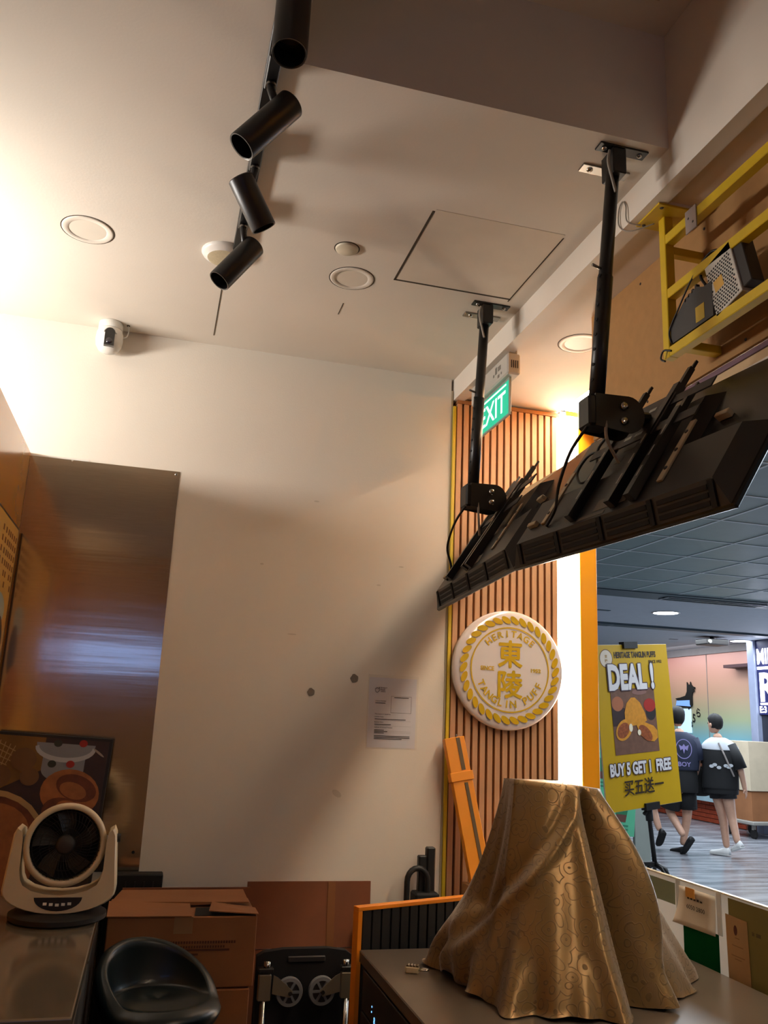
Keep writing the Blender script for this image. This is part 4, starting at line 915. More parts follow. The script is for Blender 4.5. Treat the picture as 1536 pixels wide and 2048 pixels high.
st = root('wooden_stand',(1.36,3.42,FL),'narrow pale wooden block under the foot of the orange channel','stand')
MB().rbox(1.30,1.42,3.36,3.50,FL,-0.632,0.003).build('block', mat('pale_wood',(150,108,66),0.7,var=0.1), st)
MB().rbox(1.298,1.36,3.352,3.36,-0.70,-0.625,0.001).build('corner_bracket', mat('bracket_beige',(176,146,104),0.5), st)
MB().lathe((1.33,3.3515,-0.645),(0,1,0),[(0,0),(0.004,0.0005)],10).build('bolt', DGREY, st)

# ================================================================== DESK, SLATTED SIDE PANEL, PADLOCK
DT = -0.700
g = root('work_desk',(1.2,1.9,FL),'dark chiller counter with a brown steel worktop at the lower right','counter')
DTOP = mat('desk_top',(100,88,76),0.28,0.4,var=0.06,scale=10)
MB().rbox(0.703,1.735,0.9,2.79,DT-0.035,DT,0.003).build('worktop', DTOP, g)
MB().box(0.715,1.73,0.92,2.78,FL+0.08,DT-0.035).build('body', BLACKM, g)
for i in range(3): MB().rbox(0.707,0.716,0.95+0.61*i,1.54+0.61*i,FL+0.12,DT-0.16,0.003).build('door', BLACKP, g)
ctl = MB().rbox(0.708,0.716,2.2,2.75,DT-0.155,DT-0.045,0.002).build('control_strip', BLACKP, g)
BL = mat('blue_led',(120,180,255),0.4,var=0,emit=2.2,ecol=(110,180,255))
b = MB(); text(b,'8',(0.7072,2.605,-0.850),(0,-1,0),(0,0,1),h=0.020,bold=0.01); b.build('display_digit', BL, ctl)
for y,z in ((2.63,-0.812),(2.632,-0.826)): MB().lathe((0.7076,y,z),(-1,0,0),[(0.0025,0),(0.0025,0.0006),(0,0.0006)],10).build('indicator', BL, ctl)
for x in (0.75,1.70):
    for y in (0.98,2.72): MB().cyl((x,y,FL),(x,y,FL+0.08),0.025).build('foot', BLACKP, g)

pa = Vector((0.697,2.81,0)); pb = Vector((1.135,2.965,0)); pu = (pb-pa).normalized(); pnn = Vector((pu.y,-pu.x,0)); PL = (pb-pa).length
m = frame((pa.x,pa.y,FL),pu,-pnn,(0,0,1))
g = root('slatted_side_panel',None,'low black slatted counter panel with orange edging behind the worktop','panel',mtx=m)
PHh = H-0.581
OR2 = mat('orange_edging',(226,132,24),0.4,var=0.03)
MB().box(0.012,PL,0.0,0.018,0,PHh-0.012).build('backing', BLACKM, g, local=True)
MB().rbox(-0.002,PL,-0.008,0.022,PHh-0.012,PHh,0.001).build('edging', OR2, g, local=True)
MB().rbox(-0.002,0.014,-0.008,0.022,0,PHh-0.012,0.001).build('edging', OR2, g, local=True)
s0 = None
for k in range(12):
    x = 0.018+0.037*k
    if s0 is None: s0 = MB().rbox(x,x+0.030,-0.006,0.0,0,PHh-0.012,0.001).build('slat', BLACKP, g, local=True); xs0 = x
    else: c = link_copy(s0,g); c.location = (x-xs0,0,0)

lk = Vector((0.80,2.535,DT)); ld = Vector((0.9,-0.42,0)).normalized(); ln = Vector((-ld.y,ld.x,0))
m = frame(lk,ld,ln,(0,0,1))
g = root('combination_padlock',None,'small brass and chrome combination padlock lying on the worktop','padlock',mtx=m)
MB().rbox(-0.022,0.016,-0.011,0.011,0.0,0.018,0.003).build('body', mat('lock_brass',(216,200,160),0.3,0.6), g, local=True)
for k in range(4): MB().cyl((-0.016+0.009*k,-0.009,0.018),(-0.016+0.009*k,0.009,0.018),0.0042,n=14).build('dial', mat('lock_dial',(110,98,80),0.35,0.8), g, local=True)
MB().tube([(0.016,-0.008,0.010),(0.034,-0.008,0.011)]+[(0.034+0.009*sin(pi*k/8),-0.008*cos(pi*k/8),0.011) for k in range(1,8)]+[(0.034,0.008,0.011),(0.016,0.008,0.010)],0.0028,8).build('shackle', CHROME, g, local=True, smooth=True)

# ================================================================== GOLD BROCADE CLOTH
BRO = bpy.data.materials.new('gold_brocade'); BRO.use_nodes = True
nt = BRO.node_tree; bs = nt.nodes['Principled BSDF']; N_ = nt.nodes.new; Lk = nt.links.new
tc = N_('ShaderNodeTexCoord'); nz = N_('ShaderNodeTexNoise'); nz.inputs['Scale'].default_value = 9
mx = N_('ShaderNodeMix'); mx.data_type = 'VECTOR'; mx.inputs['Factor'].default_value = 0.06
Lk(tc.outputs['Object'], nz.inputs['Vector']); Lk(tc.outputs['Object'], mx.inputs['A']); Lk(nz.outputs['Color'], mx.inputs['B'])
vo = N_('ShaderNodeTexVoronoi'); vo.inputs['Scale'].default_value = 26; Lk(mx.outputs['Result'], vo.inputs['Vector'])
mt_ = N_('ShaderNodeMath'); mt_.operation = 'SINE'; ml = N_('ShaderNodeMath'); ml.operation = 'MULTIPLY'; ml.inputs[1].default_value = 21
Lk(vo.outputs['Distance'], ml.inputs[0]); Lk(ml.outputs[0], mt_.inputs[0])
rp = N_('ShaderNodeValToRGB'); rp.color_ramp.elements[0].position = 0.80; rp.color_ramp.elements[1].position = 0.93; Lk(mt_.outputs[0], rp.inputs[0])
cm = N_('ShaderNodeMix'); cm.data_type = 'RGBA'; cm.inputs['A'].default_value = lin((122,94,50))+(1,); cm.inputs['B'].default_value = lin((98,74,36))+(1,)
Lk(rp.outputs[0], cm.inputs['Factor']); Lk(cm.outputs['Result'], bs.inputs['Base Color'])
rr_ = N_('ShaderNodeMapRange'); rr_.inputs['To Min'].default_value = 0.36; rr_.inputs['To Max'].default_value = 0.62; Lk(rp.outputs[0], rr_.inputs['Value']); Lk(rr_.outputs[0], bs.inputs['Roughness'])
bs.inputs['Metallic'].default_value = 0.45; bs.inputs['Sheen Weight'].default_value = 0.25
bp = N_('ShaderNodeBump'); bp.inputs['Strength'].default_value = 0.25; bp.inputs['Distance'].default_value = 0.002; Lk(rp.outputs[0], bp.inputs['Height']); Lk(bp.outputs[0], bs.inputs['Normal'])

def polar(pts, c):   # radius lookup around c for a closed outline
    n = len(pts)
    def rad(t):
        d = Vector((cos(t),sin(t))); best = 0.02
        for i in range(n):
            p = Vector(pts[i])-c; q = Vector(pts[(i+1)%n])-c; e_ = q-p
            den = d.x*(-e_.y)+d.y*e_.x
            if abs(den) < 1e-9: continue
            s = (p.x*(-e_.y)+p.y*e_.x)/den; w = (d.x*p.y-d.y*p.x)/den
            if s > 0 and -1e-6 <= w <= 1+1e-6: best = max(best,s)
        return best
    return rad
cc = Vector((1.16,2.40))
base = [(0.92,2.74),(0.868,2.64),(0.872,2.53),(0.90,2.33),(0.93,2.18),(1.02,2.10),(1.13,2.075),(1.26,2.10),(1.39,2.17),(1.50,2.24),(1.60,2.36),(1.66,2.5),(1.58,2.72),(1.40,2.78),(1.15,2.78)]
topo = [(1.020,2.335),(1.11,2.31),(1.205,2.285),(1.262,2.30),(1.292,2.34),(1.27,2.44),(1.15,2.48),(1.04,2.46)]
rb,rt_ = polar(base,cc),polar(topo,cc)
nA,nT = 192,44; rings = []
smooth_rb = [rb(2*pi*i/nA) for i in range(nA)]
for _ in range(3): smooth_rb = [(smooth_rb[i-1]+2*smooth_rb[i]+smooth_rb[(i+1)%nA])/4 for i in range(nA)]
def gw(t,c,w):
    d = (t-c+pi)%(2*pi)-pi; return math.exp(-(d/w)**2)
for j in range(nT+1):
    f_ = j/nT; ring = []
    for i in range(nA):
        t = 2*pi*i/nA; r0 = rt_(t); r1 = smooth_rb[i]
        lft = gw(t,R(180),0.75)
        k = f_**(1.0+0.55*lft)
        r = r0+(r1-r0)*k
        frn = 1-0.75*gw(t,R(-125),0.8)*(1-f_)
        r += frn*f_*(1-0.35*f_)*(0.008*sin(5*t+0.6)+0.010*sin(9*t+2.0+1.2*f_)+0.007*sin(17*t+f_*4))
        r -= 0.125*gw(t,R(-66),0.10)*min(1,f_*5)*(1-0.45*f_)          # deep valley between the front sheet and the right lobe
        r += 0.055*gw(t,R(-44),0.16)*math.sin(pi*min(1,f_*1.15))
        r += 0.022*gw(t,R(-70)-R(95)*f_/0.7,0.10)*min(1,f_*4)*max(0,1-f_*0.8) - 0.014*gw(t,R(-84)-R(95)*f_/0.7,0.14)*min(1,f_*4)
        r += 0.016*max(0,f_-0.72)/0.28*(sin(13*t+0.5)+0.6*sin(22*t+2))
        r += 0.030*gw(t,R(-86),0.10)*f_
        r += 0.020*gw(t,R(-118),0.22)*sin(pi*f_)*f_
        r += 0.045*gw(t,R(172),0.35)*sin(pi*max(0,f_-0.62)/0.38) + 0.02*gw(t,R(-150),0.3)*max(0,f_-0.55)*2
        ztop = -0.152-0.022*(r0*cos(t)+0.15)/0.3-0.012*gw(t,R(90),1.0)
        z = ztop+(DT+0.004-ztop)*f_
        z += 0.012*f_*f_*sin(7*t+1)*(1 if f_ < 1 else 0)
        if f_ > 0.985: z = DT+0.004+0.010*max(0,sin(6*t))+0.035*gw(t,R(172),0.15)
        ring.append(Vector((cc.x+r*cos(t),cc.y+r*sin(t),z)))
    rings.append(ring)
cap = [Vector((cc.x+0.02*cos(2*pi*i/nA),cc.y-0.01+0.02*sin(2*pi*i/nA),-0.155)) for i in range(nA)]
mid = [Vector((p.x*0.55+cc.x*0.45,p.y*0.55+cc.y*0.45,p.z*0.6-0.156*0.4)) for p in rings[0]]
cl = MB().loft([cap,mid]+rings,caps=False).build('brocade_cloth', BRO, smooth=True)
tag(cl,'gold brocade cloth draped over a tall object on the worktop','cloth')

# ================================================================== FRONT SCREEN WITH PAPERS
XG = 1.75
g = root('counter_screen',(XG,1.9,DT-0.06),'white backed glass counter screen with frosted green print at the lower right','screen')
def translucent(name, rgb, fac=0.55):
    m = bpy.data.materials.new(name); m.use_nodes = True; nt = m.node_tree; nt.nodes.clear()
    o = nt.nodes.new('ShaderNodeOutputMaterial'); d = nt.nodes.new('ShaderNodeBsdfDiffuse'); t = nt.nodes.new('ShaderNodeBsdfTranslucent'); mx = nt.nodes.new('ShaderNodeMixShader')
    n = nt.nodes.new('ShaderNodeTexNoise'); n.inputs['Scale'].default_value = 6; r = nt.nodes.new('ShaderNodeValToRGB'); c = lin(rgb)
    r.color_ramp.elements[0].color = tuple(v*0.93 for v in c)+(1,); r.color_ramp.elements[1].color = tuple(min(1,v*1.05) for v in c)+(1,)
    nt.links.new(n.outputs['Fac'], r.inputs[0])
    for q in (d,t): nt.links.new(r.outputs[0], q.inputs['Color'])
    mx.inputs[0].default_value = fac; nt.links.new(d.outputs[0], mx.inputs[1]); nt.links.new(t.outputs[0], mx.inputs[2]); nt.links.new(mx.outputs[0], o.inputs[0]); return m
SCW = translucent('screen_white',(240,230,216),0.7)
MB().rbox(XG,XG+0.010,0.9,3.42,FL,-0.478,0.001).build('panel', SCW, g)
def dec(name,y0,y1,z0,z1,mt,o=0.0004): return MB().box(XG-o-0.0003,XG-o,y0,y1,z0,z1).build(name,mt,g)
SAGE = translucent('frosted_sage',(176,184,160)); DG = translucent('frosted_green',(26,104,58)); OLV = translucent('frosted_olive',(170,158,108))
dec('frosted_print',2.68,3.10,-0.560,-0.493,SAGE); dec('frosted_print',2.456,2.64,-0.720,-0.600,DG); dec('frosted_print',1.2,2.404,-0.78,-0.484,OLV)
MB().rbox(XG-0.002,XG+0.012,0.9,3.42,-0.479,-0.474,0.001).build('top_edge', mat('glass_edge',(214,210,190),0.2,coat=0.5), g)
MB().box(XG-0.003,XG-0.0005,2.650,2.672,-0.60,-0.480).build('clear_tape', mat('clear_tape',(206,200,188),0.15,alpha=0.5), g)
MB().box(XG-0.003,XG-0.0005,2.436,2.458,-0.60,-0.480).build('clear_tape', mat('clear_tape',(206,200,188),0.15,alpha=0.5), g)
nb = root('phone_number_note',(XG-0.006,2.55,-0.605),'grey paper note with a handwritten number taped to the screen','note')
rg = []
for q in range(9):
    f_ = q/8; z = -0.492-0.114*f_; bow = 0.004+0.012*f_*f_
    rg.append([Vector((XG-0.003-bow*(1.4-k/5),2.645-0.184*k/5+0.018*f_*f_*(1-k/5),z-0.0)) for k in range(6)])
m_ = MB(); 
for q in range(9): m_.v += rg[q]
for q in range(8): m_.f += [(q*6+k,q*6+k+1,q*6+7+k,q*6+6+k) for k in range(5)]
o = m_.build('sheet', mat('note_paper',(188,176,158),0.7,var=0.03), nb, smooth=True); o.modifiers.new('t','SOLIDIFY').thickness = 0.0008
b = MB(); text(b,'6050 2800',(XG-0.0145,2.598,-0.552),(0,-1,-0.0),(0,0,1),w=0.095,h=0.013,bold=0.004); b.build('handwriting', INK, nb)
b = MB(); [b.box(XG-0.0138,XG-0.0135,2.515+0.017*k,2.526+0.017*k,-0.523,-0.518+0.002*(k%2)) for k in range(5)]; b.build('handwriting', INK, nb)
MB().box(XG-0.014,XG-0.012,2.555,2.602,-0.518,-0.489).build('tape', mat('orange_tape',(206,150,70),0.4), nb)
rc = root('receipt_slip',(XG-0.003,2.365,-0.745),'tall tan printed receipt stuck on the screen to the right of the note','receipt')
MB().prism([(XG-0.002,2.417,-0.530),(XG-0.002,2.318,-0.533),(XG-0.002,2.311,-0.742),(XG-0.002,2.412,-0.750)],(-0.001,0,0)).build('sheet', mat('receipt_paper',(176,140,96),0.7,var=0.04), rc)
MB().poly(ell((XG-0.0034,2.372,-0.568),(0,-1,0),(0,0,1),0.008,0.014)).build('logo', mat('receipt_logo',(90,34,26),0.6), rc, fix=False)
b = MB()
for z,w in ((-0.590,0.02),(-0.612,0.05),(-0.640,0.06),(-0.648,0.03)): b.box(XG-0.0035,XG-0.0032,2.365-w/2,2.365+w/2,z,z+0.0025)
b.build('print', mat('receipt_print',(140,106,72),0.7), rc, fix=False)
for y0_,y1_ in ((2.29,2.30),(2.262,2.282)): MB().box(XG-0.0012,XG-0.001,y0_,y1_,-0.566,-0.556).build('lettering', mat('sticker_print',(96,84,50),0.6), g)

# ================================================================== EASEL POSTER
k_ = 5.83/7.2
Pc = Vector((4.3735*k_,5.83,0.0444*k_)); PWd,PHt = 1.0119*k_,1.4659*k_
pu = Vector((0.94809,0.30481,0.09059)); pn_ = Vector((-0.30534,0.95221,-0.00830)); pv = Vector((-0.08879,-0.01980,0.99585))
m = frame(Pc,pu,pn_,pv)
YB_ = mat('poster_yellow',(200,158,6),0.45,var=0.02)
g = root('deal_poster',None,'yellow DEAL poster board offering buy 5 get 1 free on the easel','poster',mtx=m)
MB().rbox(-PWd/2,PWd/2,0,0.012,-PHt/2,PHt/2,0.001).build('board', mat('foam_edge',(240,228,196),0.5), g, local=True)
MB().box(-PWd/2+0.002,PWd/2-0.002,-0.001,0,-PHt/2+0.002,PHt/2-0.002).build('face', YB_, g, local=True)
# layout in fractions of width/height, v measured from the top
Ly = [0]
def pp(u,v): return (-PWd/2+u*PWd, -0.0012-0.0003*Ly[0], PHt/2-v*PHt)
def pshape(name, pts, mt):
    Ly[0] += 1; MB().poly([pp(u,v) for u,v in pts]).build(name, mt, g, local=True, fix=False)
def pell(u,v,ru,rv,rot=0,n=24):
    rv2 = rv; return [(u+ru*cos(2*pi*i/n)*cos(rot)-rv2*sin(2*pi*i/n)*sin(rot)*0.7, v+ru*cos(2*pi*i/n)*sin(rot)*0.7+rv2*sin(2*pi*i/n)*cos(rot)) for i in range(n)]
def ptext(s,u,v,w,h,mt,bold=0.0,align='L'):
    Ly[0] += 1; b = MB(); text(b,s,pp(u,v),(1,0,0),(0,0,1),w=w*PWd,h=h*PHt,bold=bold,align=align); b.build('lettering',mt,g,local=True,fix=False)
PI = mat('poster_ink',(50,34,14),0.5); PWH = mat('poster_white',(226,222,222),0.45); PO = mat('poster_outline',(74,52,62),0.5)
pshape('logo_ring',pell(0.155,0.085,0.085,0.058),mat('logo_brown',(110,66,30),0.5)); pshape('logo_disc',pell(0.155,0.085,0.078,0.053),mat('logo_pale',(222,206,186),0.5))
ptext('東',0.155,0.083,0.035,0.022,mat('logo_gold',(170,130,70),0.5),0.02,'C'); ptext('陵',0.155,0.110,0.035,0.022,mat('logo_gold',(170,130,70),0.5),0.02,'C')
ptext('HERITAGE TANGLIN PUFFS',0.26,0.085,0.57,0.040,PI,0.045)
ptext('SINCE 1952',0.72,0.122,0.185,0.020,PI,0.03)
# photograph on the poster
u0,u1,v0,v1 = 0.17,0.755,0.275,0.672
pshape('photo',[(u0,v0),(u1,v0),(u1,v1),(u0,v1)],mat('photo_brown',(116,80,62),0.5,var=0.15,scale=20))
pshape('photo_shadow',[(u0,0.36),(0.36,0.40),(0.36,0.50),(u0,0.50)],mat('photo_dark',(58,38,36),0.5))
pshape('photo_blur',pell(0.25,0.365,0.075,0.045),mat('photo_onion',(176,106,70),0.5)); pshape('photo_bowl',pell(0.685,0.425,0.07,0.055),mat('photo_bowl',(44,36,36),0.5))
pshape('photo_chilli',pell(0.675,0.385,0.08,0.042),mat('photo_red',(170,40,28),0.5)); pshape('photo_blur',pell(0.55,0.30,0.10,0.018),mat('photo_mauve',(140,100,90),0.5))
PF = mat('photo_puff',(214,142,38),0.5,var=0.12,scale=40); FI = mat('photo_filling',(150,76,34),0.5,var=0.35,scale=60); EG = mat('photo_egg',(240,226,196),0.5)
pshape('photo_puff',[(0.33,0.47),(0.33,0.42),(0.365,0.365),(0.43,0.332),(0.48,0.332),(0.545,0.365),(0.60,0.43),(0.62,0.48),(0.53,0.50),(0.42,0.505)],PF)
pshape('photo_puff',pell(0.305,0.525,0.115,0.062,-0.35),PF); pshape('photo_filling',pell(0.295,0.528,0.085,0.045,-0.35),FI); pshape('photo_egg',pell(0.395,0.515,0.025,0.026,0.5),EG)
pshape('photo_puff',[(0.47,0.50),(0.50,0.475),(0.58,0.487),(0.70,0.515),(0.745,0.545),(0.745,0.59),(0.69,0.612),(0.60,0.602),(0.51,0.562)],PF)
pshape('photo_filling',pell(0.585,0.555,0.10,0.043,0.55),FI); pshape('photo_egg',pell(0.50,0.548,0.022,0.018),EG)
for dx,dv in ((-0.008,0),(0.008,0),(0,-0.004),(0,0.004)):
    ptext('DEAL !',0.150+dx,0.288+dv,0.62,0.172,PO,0.055)
ptext('DEAL !',0.155,0.286,0.61,0.168,PWH,0.045)
for dx,dv in ((-0.006,0),(0.006,0),(0,-0.003),(0,0.003)):
    ptext('BUY 5 GET 1  FREE',0.075+dx,0.797+dv,0.815,0.080,PO,0.055)
ptext('BUY 5 GET 1  FREE',0.075,0.795,0.81,0.076,PWH,0.042)
[ptext('买五送一',0.235+dx,0.915+dv,0.52,0.092,PI,0.0) for dx,dv in ((-0.003,0),(0.003,0),(0,0.0015),(0,-0.0015))]

# easel stand
BK = BLACKP
bot = Pc-pv*PHt/2+pn_*0.03+pu*0.06; topc = Pc+pv*PHt/2+pn_*0.03+pu*0.02
jz = -0.955
jp = Vector((bot.x+0.055,bot.y+0.02,jz))
g = root('easel_stand',(jp.x,jp.y,FL),'black tripod easel holding the yellow poster','easel')
MB().tube([topc,bot,jp],[0.014,0.016,0.018],12).build('mast', BK, g, smooth=True)
MB().tube([bot+Vector((0,0,0.02)),bot+(jp-bot)*0.25],0.028,12).build('sleeve', BK, g, smooth=True)
for P_,s in ((Pc-pv*PHt/2+pu*0.06,-1),(Pc+pv*PHt/2-pu*0.02,1)):
    mb = MB(); 
    ax = frame((0,0,0),pu,pn_,pv).to_3x3()
    def bx(x0,x1,y0,y1,z0,z1): mb.add([P_+pu*x+pn_*y+pv*z for z in (z0,z1) for y in (y0,y1) for x in (x0,x1)],[(0,2,3,1),(4,5,7,6),(0,1,5,4),(2,6,7,3),(0,4,6,2),(1,3,7,5)])
    bx(-0.075,0.075,-0.02,0.03,min(s*0.02,-s*0.03),max(s*0.02,-s*0.03)); mb.build('clip', BK, g)
MB().tube([topc-pu*0.07-pv*0.0+pn_*0.0,topc+Vector((0,0,0.0)),topc+pu*0.0+pv*0.02],0.010,8).build('clip_arm', BK, g, smooth=True)
MB().tube([bot-pu*0.05-pv*0.05,bot+pu*0.0-pv*0.02],0.014,8).build('clip_arm', BK, g, smooth=True)
MB().rbox(jp.x-0.14,jp.x+0.02,jp.y-0.015,jp.y+0.015,jz-0.012,jz+0.018,0.004).build('cross_arm', BK, g)
for a in (R(-60),R(60),R(180)):
    d_ = Vector((cos(a),sin(a),0)); MB().tube([jp,jp+d_*0.05+Vector((0,0,-0.02)),jp+d_*0.34+Vector((0,0,FL-jz+0.02))],[0.016,0.014,0.012],10).build('leg', BK, g, smooth=True)
MB().tube([jp,jp+Vector((0.05,-0.05,-0.03)),jp+Vector((0.07,-0.07,-0.09))],[0.02,0.022,0.018],10).build('joint', BK, g, smooth=True)

# green drinks menu board behind
m = frame((3.78,6.85,-0.30),Vector((0.985,0.12,-0.10)).normalized(),Vector((-0.12,0.99,0)).normalized(),Vector((0.10,0.01,0.995)).normalized())
TEAL = mat('menu_teal',(88,176,138),0.45,var=0.05); TEALD = mat('menu_teal_dark',(40,110,74),0.5); 
g = root('drinks_menu_board',None,'mint green drinks menu board standing behind the yellow poster','menu board',mtx=m)
MB().rbox(-0.42,0.40,0,0.012,-0.56,0.62,0.001).build('board', TEAL, g, local=True)
L_ = [0]
for x in (-0.30,-0.06,0.18):
    for z in (0.28,-0.12,-0.45):
        MB().prism([(x,-0.002,z+0.17),(x+0.15,-0.002,z+0.17),(x+0.12,-0.002,z),(x+0.03,-0.002,z)],(0,0.001,0)).build('cup_picture', TEALD if (x+z) < 0.1 else mat('drink_lime',(120,140,40),0.5), g, local=True)
        MB().prism([(x+0.02,-0.0022,z+0.06),(x+0.13,-0.0022,z+0.06),(x+0.12,-0.0022,z+0.0),(x+0.03,-0.0022,z)],(0,0.0005,0)).build('cup_picture', mat('drink_brown',(96,60,50),0.5), g, local=True)
        b = MB()
        for q in range(2): b.box(x+0.0,x+0.15,-0.0022,-0.002,z-0.035-0.03*q,z-0.022-0.03*q)
        b.build('lettering', mat('menu_teal_ink',(52,120,92),0.5), g, local=True, fix=False)
MB().tube([(0.0,0.03,-0.58),(0.03,0.05,-1.13)],0.02,8).build('leg', BK, g, local=True); MB().tube([(-0.3,0.03,-0.58),(-0.32,0.10,-1.13)],0.02,8).build('leg', BK, g, local=True); MB().tube([(-0.1,0.05,0.4),(-0.1,0.35,-1.13)],0.02,8).build('leg', BK, g, local=True)
g = root('menu_holder',(4.42,7.3,FL),'grey upright panel with dark base just right of the green menu board','stand')
MB().rbox(4.36,4.52,7.28,7.32,FL+0.10,-0.30,0.004).build('panel', mat('holder_grey',(140,146,140),0.5), g); MB().rbox(4.20,4.60,7.15,7.45,FL,FL+0.04,0.01).build('base', BLACKP, g); MB().rbox(4.40,4.46,7.29,7.31,FL+0.04,FL+0.10,0.002).build('post', BLACKP, g)

# ================================================================== TROLLEY WITH CARTONS NEAR THE SHOP
X0,Y0 = 8.50,11.25
CARDP = mat('carton_pale',(198,182,156),0.8,var=0.05)
g = root('platform_trolley',(9.0,Y0,FL),'platform trolley with a hoop handle parked before the lit sign column','trolley')
dk = MB().rbox(X0-0.05,X0+0.50,Y0-0.3,Y0+0.45,FL+0.19,FL+0.24,0.01).build('deck', GREYP, g)
MB().tube([(X0+0.46,Y0-0.27,FL+0.22),(X0+0.46,Y0-0.27,-0.52)]+[(X0+0.46,Y0-0.22,-0.48),(X0+0.46,Y0+0.38,-0.48)]+[(X0+0.46,Y0+0.42,-0.52),(X0+0.46,Y0+0.42,FL+0.22)],0.016,8).build('handle', CHROME, g, smooth=True)
for x in (X0+0.03,X0+0.42):
    for y in (Y0-0.2,Y0+0.35): MB().cyl((x-0.018,y,FL+0.065),(x+0.018,y,FL+0.065),0.065,n=20).build('wheel', BLACKP, g); MB().rbox(x-0.022,x+0.022,y-0.02,y+0.02,FL+0.12,FL+0.19,0.002).build('castor_fork', GREYP, g)
MB().rbox(X0+0.36,X0+0.44,Y0-0.33,Y0-0.30,FL+0.24,FL+0.34,0.01).build('corner_bumper', mat('bumper_yellow',(206,200,70),0.5), g)
tag(MB().rbox(X0,X0+0.40,Y0-0.22,Y0+0.40,FL+0.24,-0.80,0.004).build('carton', CARD),'lower brown carton on the platform trolley','box')
tag(MB().rbox(X0-0.02,X0+0.42,Y0-0.24,Y0+0.42,-0.796,-0.10,0.004).build('carton', CARDP),'tall pale carton stacked on top of the trolley load','box')

# ================================================================== PEOPLE
SKIN = mat('skin',(206,160,134),0.55,var=0.05,scale=20); HAIR = mat('hair_black',(18,15,15),0.75,var=0.15,scale=40)
def skin_mesh(verts, edges, rads, rootv, name, material, parent, lev=2):
    me = bpy.data.meshes.new(name); me.from_pydata([Vector(v) for v in verts], edges, []); o = bpy.data.objects.new(name, me); COL.objects.link(o)
    o.modifiers.new('skin','SKIN'); sk = me.skin_vertices[0].data
    for i,r in enumerate(rads): sk[i].radius = (r,r) if not isinstance(r,tuple) else r; sk[i].use_root = (i == rootv)
    s = o.modifiers.new('sub','SUBSURF'); s.levels = lev; s.render_levels = lev
    dg = bpy.context.evaluated_depsgraph_get(); dg.update()
    m2 = bpy.data.meshes.new_from_object(o.evaluated_get(dg)); bpy.data.objects.remove(o); bpy.data.meshes.remove(me)
    m2.name = name; m2.polygons.foreach_set('use_smooth',[True]*len(m2.polygons)); m2.materials.clear(); m2.materials.append(material)
    o = bpy.data.objects.new(name, m2); COL.objects.link(o); o.parent = parent; return o
def ring3(c, rx, ry, n=20, tilt=(0,0)): return [Vector((c[0]+rx*cos(2*pi*i/n), c[1]+ry*sin(2*pi*i/n), c[2]+tilt[0]*cos(2*pi*i/n)+tilt[1]*sin(2*pi*i/n))) for i in range(n)]
def garment(name, rings, mt, parent, th=0.004):
    o = MB().loft([ring3(*r) for r in rings],caps=False).build(name, mt, parent, local=True, smooth=True, fix=True)
    o.modifiers.new('t','SOLIDIFY').thickness = th; s = o.modifiers.new('s','SUBSURF'); s.levels = 1; s.render_levels = 1; return o
def sleeve(name, pts, rads, mt, parent):
    o = MB().tube(pts, rads, 14, caps=False).build(name, mt, parent, local=True, smooth=True); o.modifiers.new('t','SOLIDIFY').thickness = 0.004; return o
def shoe(name, heel, toe, mt, sole, parent, w=0.045, h=0.075):
    heel = Vector(heel); toe = Vector(toe); d = toe-heel; L = d.length; d.normalize(); side = d.cross(Vector((0,0,1))).normalized(); upv = side.cross(d).normalized(); rg = []
    for f_,ww,hh in ((0.0,0.6,0.75),(0.06,0.85,1.0),(0.25,0.95,0.98),(0.45,0.95,0.75),(0.7,1.05,0.55),(0.9,0.85,0.42),(1.0,0.4,0.25)):
        c = heel+d*L*f_; rg.append([c+side*w*ww*cos(t)+upv*(0.012+(h*hh*max(0,sin(t)) if sin(t) > 0 else 0.004*sin(t))) for t in [2*pi*i/14 for i in range(14)]])
    o = MB().loft(rg).build(name, mt, parent, local=True, smooth=True)
    rg = [[p+upv*0.0 for p in r] for r in rg]
    pts = []
    sw = [(0.0,0.55),(0.05,0.85),(0.3,0.95),(0.7,1.1),(0.92,0.9),(1.01,0.4)]
    pts = [heel+d*L*f_+side*w*k for f_,k in sw]+[heel+d*L*f_-side*w*k for f_,k in sw[::-1]]
    MB().prism(pts, upv*0.016).build('sole', sole, o, local=True)
    return o
def finger_hand(wrist, dirv, palm_n, parent_edges, V, E_, Rr, wi, curl=0.5, s=1.0):
    """append palm and five finger chains to a skin skeleton; wi is the index of the wrist vertex"""
    d = Vector(dirv).normalized(); n = Vector(palm_n).normalized(); sd = d.cross(n).normalized()
    w = Vector(wrist); pk = len(V); V.append(w+d*0.045*s); E_.append((wi,pk)); Rr.append((0.030*s,0.016*s))
    for k,(off,ln) in enumerate(((-0.027,0.062),(-0.009,0.072),(0.009,0.068),(0.026,0.055))):
        a0 = len(V); V.append(w+d*0.085*s+sd*off*s); E_.append((pk,a0)); Rr.append(0.0095*s)
        V.append(w+d*(0.085+ln*0.5)*s+sd*off*1.05*s+n*ln*0.25*curl*s); E_.append((a0,a0+1)); Rr.append(0.0085*s)
        V.append(w+d*(0.085+ln*0.85)*s+sd*off*1.05*s+n*ln*0.75*curl*s); E_.append((a0+1,a0+2)); Rr.append(0.0065*s)
    a0 = len(V); V.append(w+d*0.04*s-sd*0.036*s+n*0.008*s); E_.append((pk,a0)); Rr.append(0.011*s)
    V.append(w+d*0.072*s-sd*0.050*s+n*0.022*s); E_.append((a0,a0+1)); Rr.append(0.0085*s)
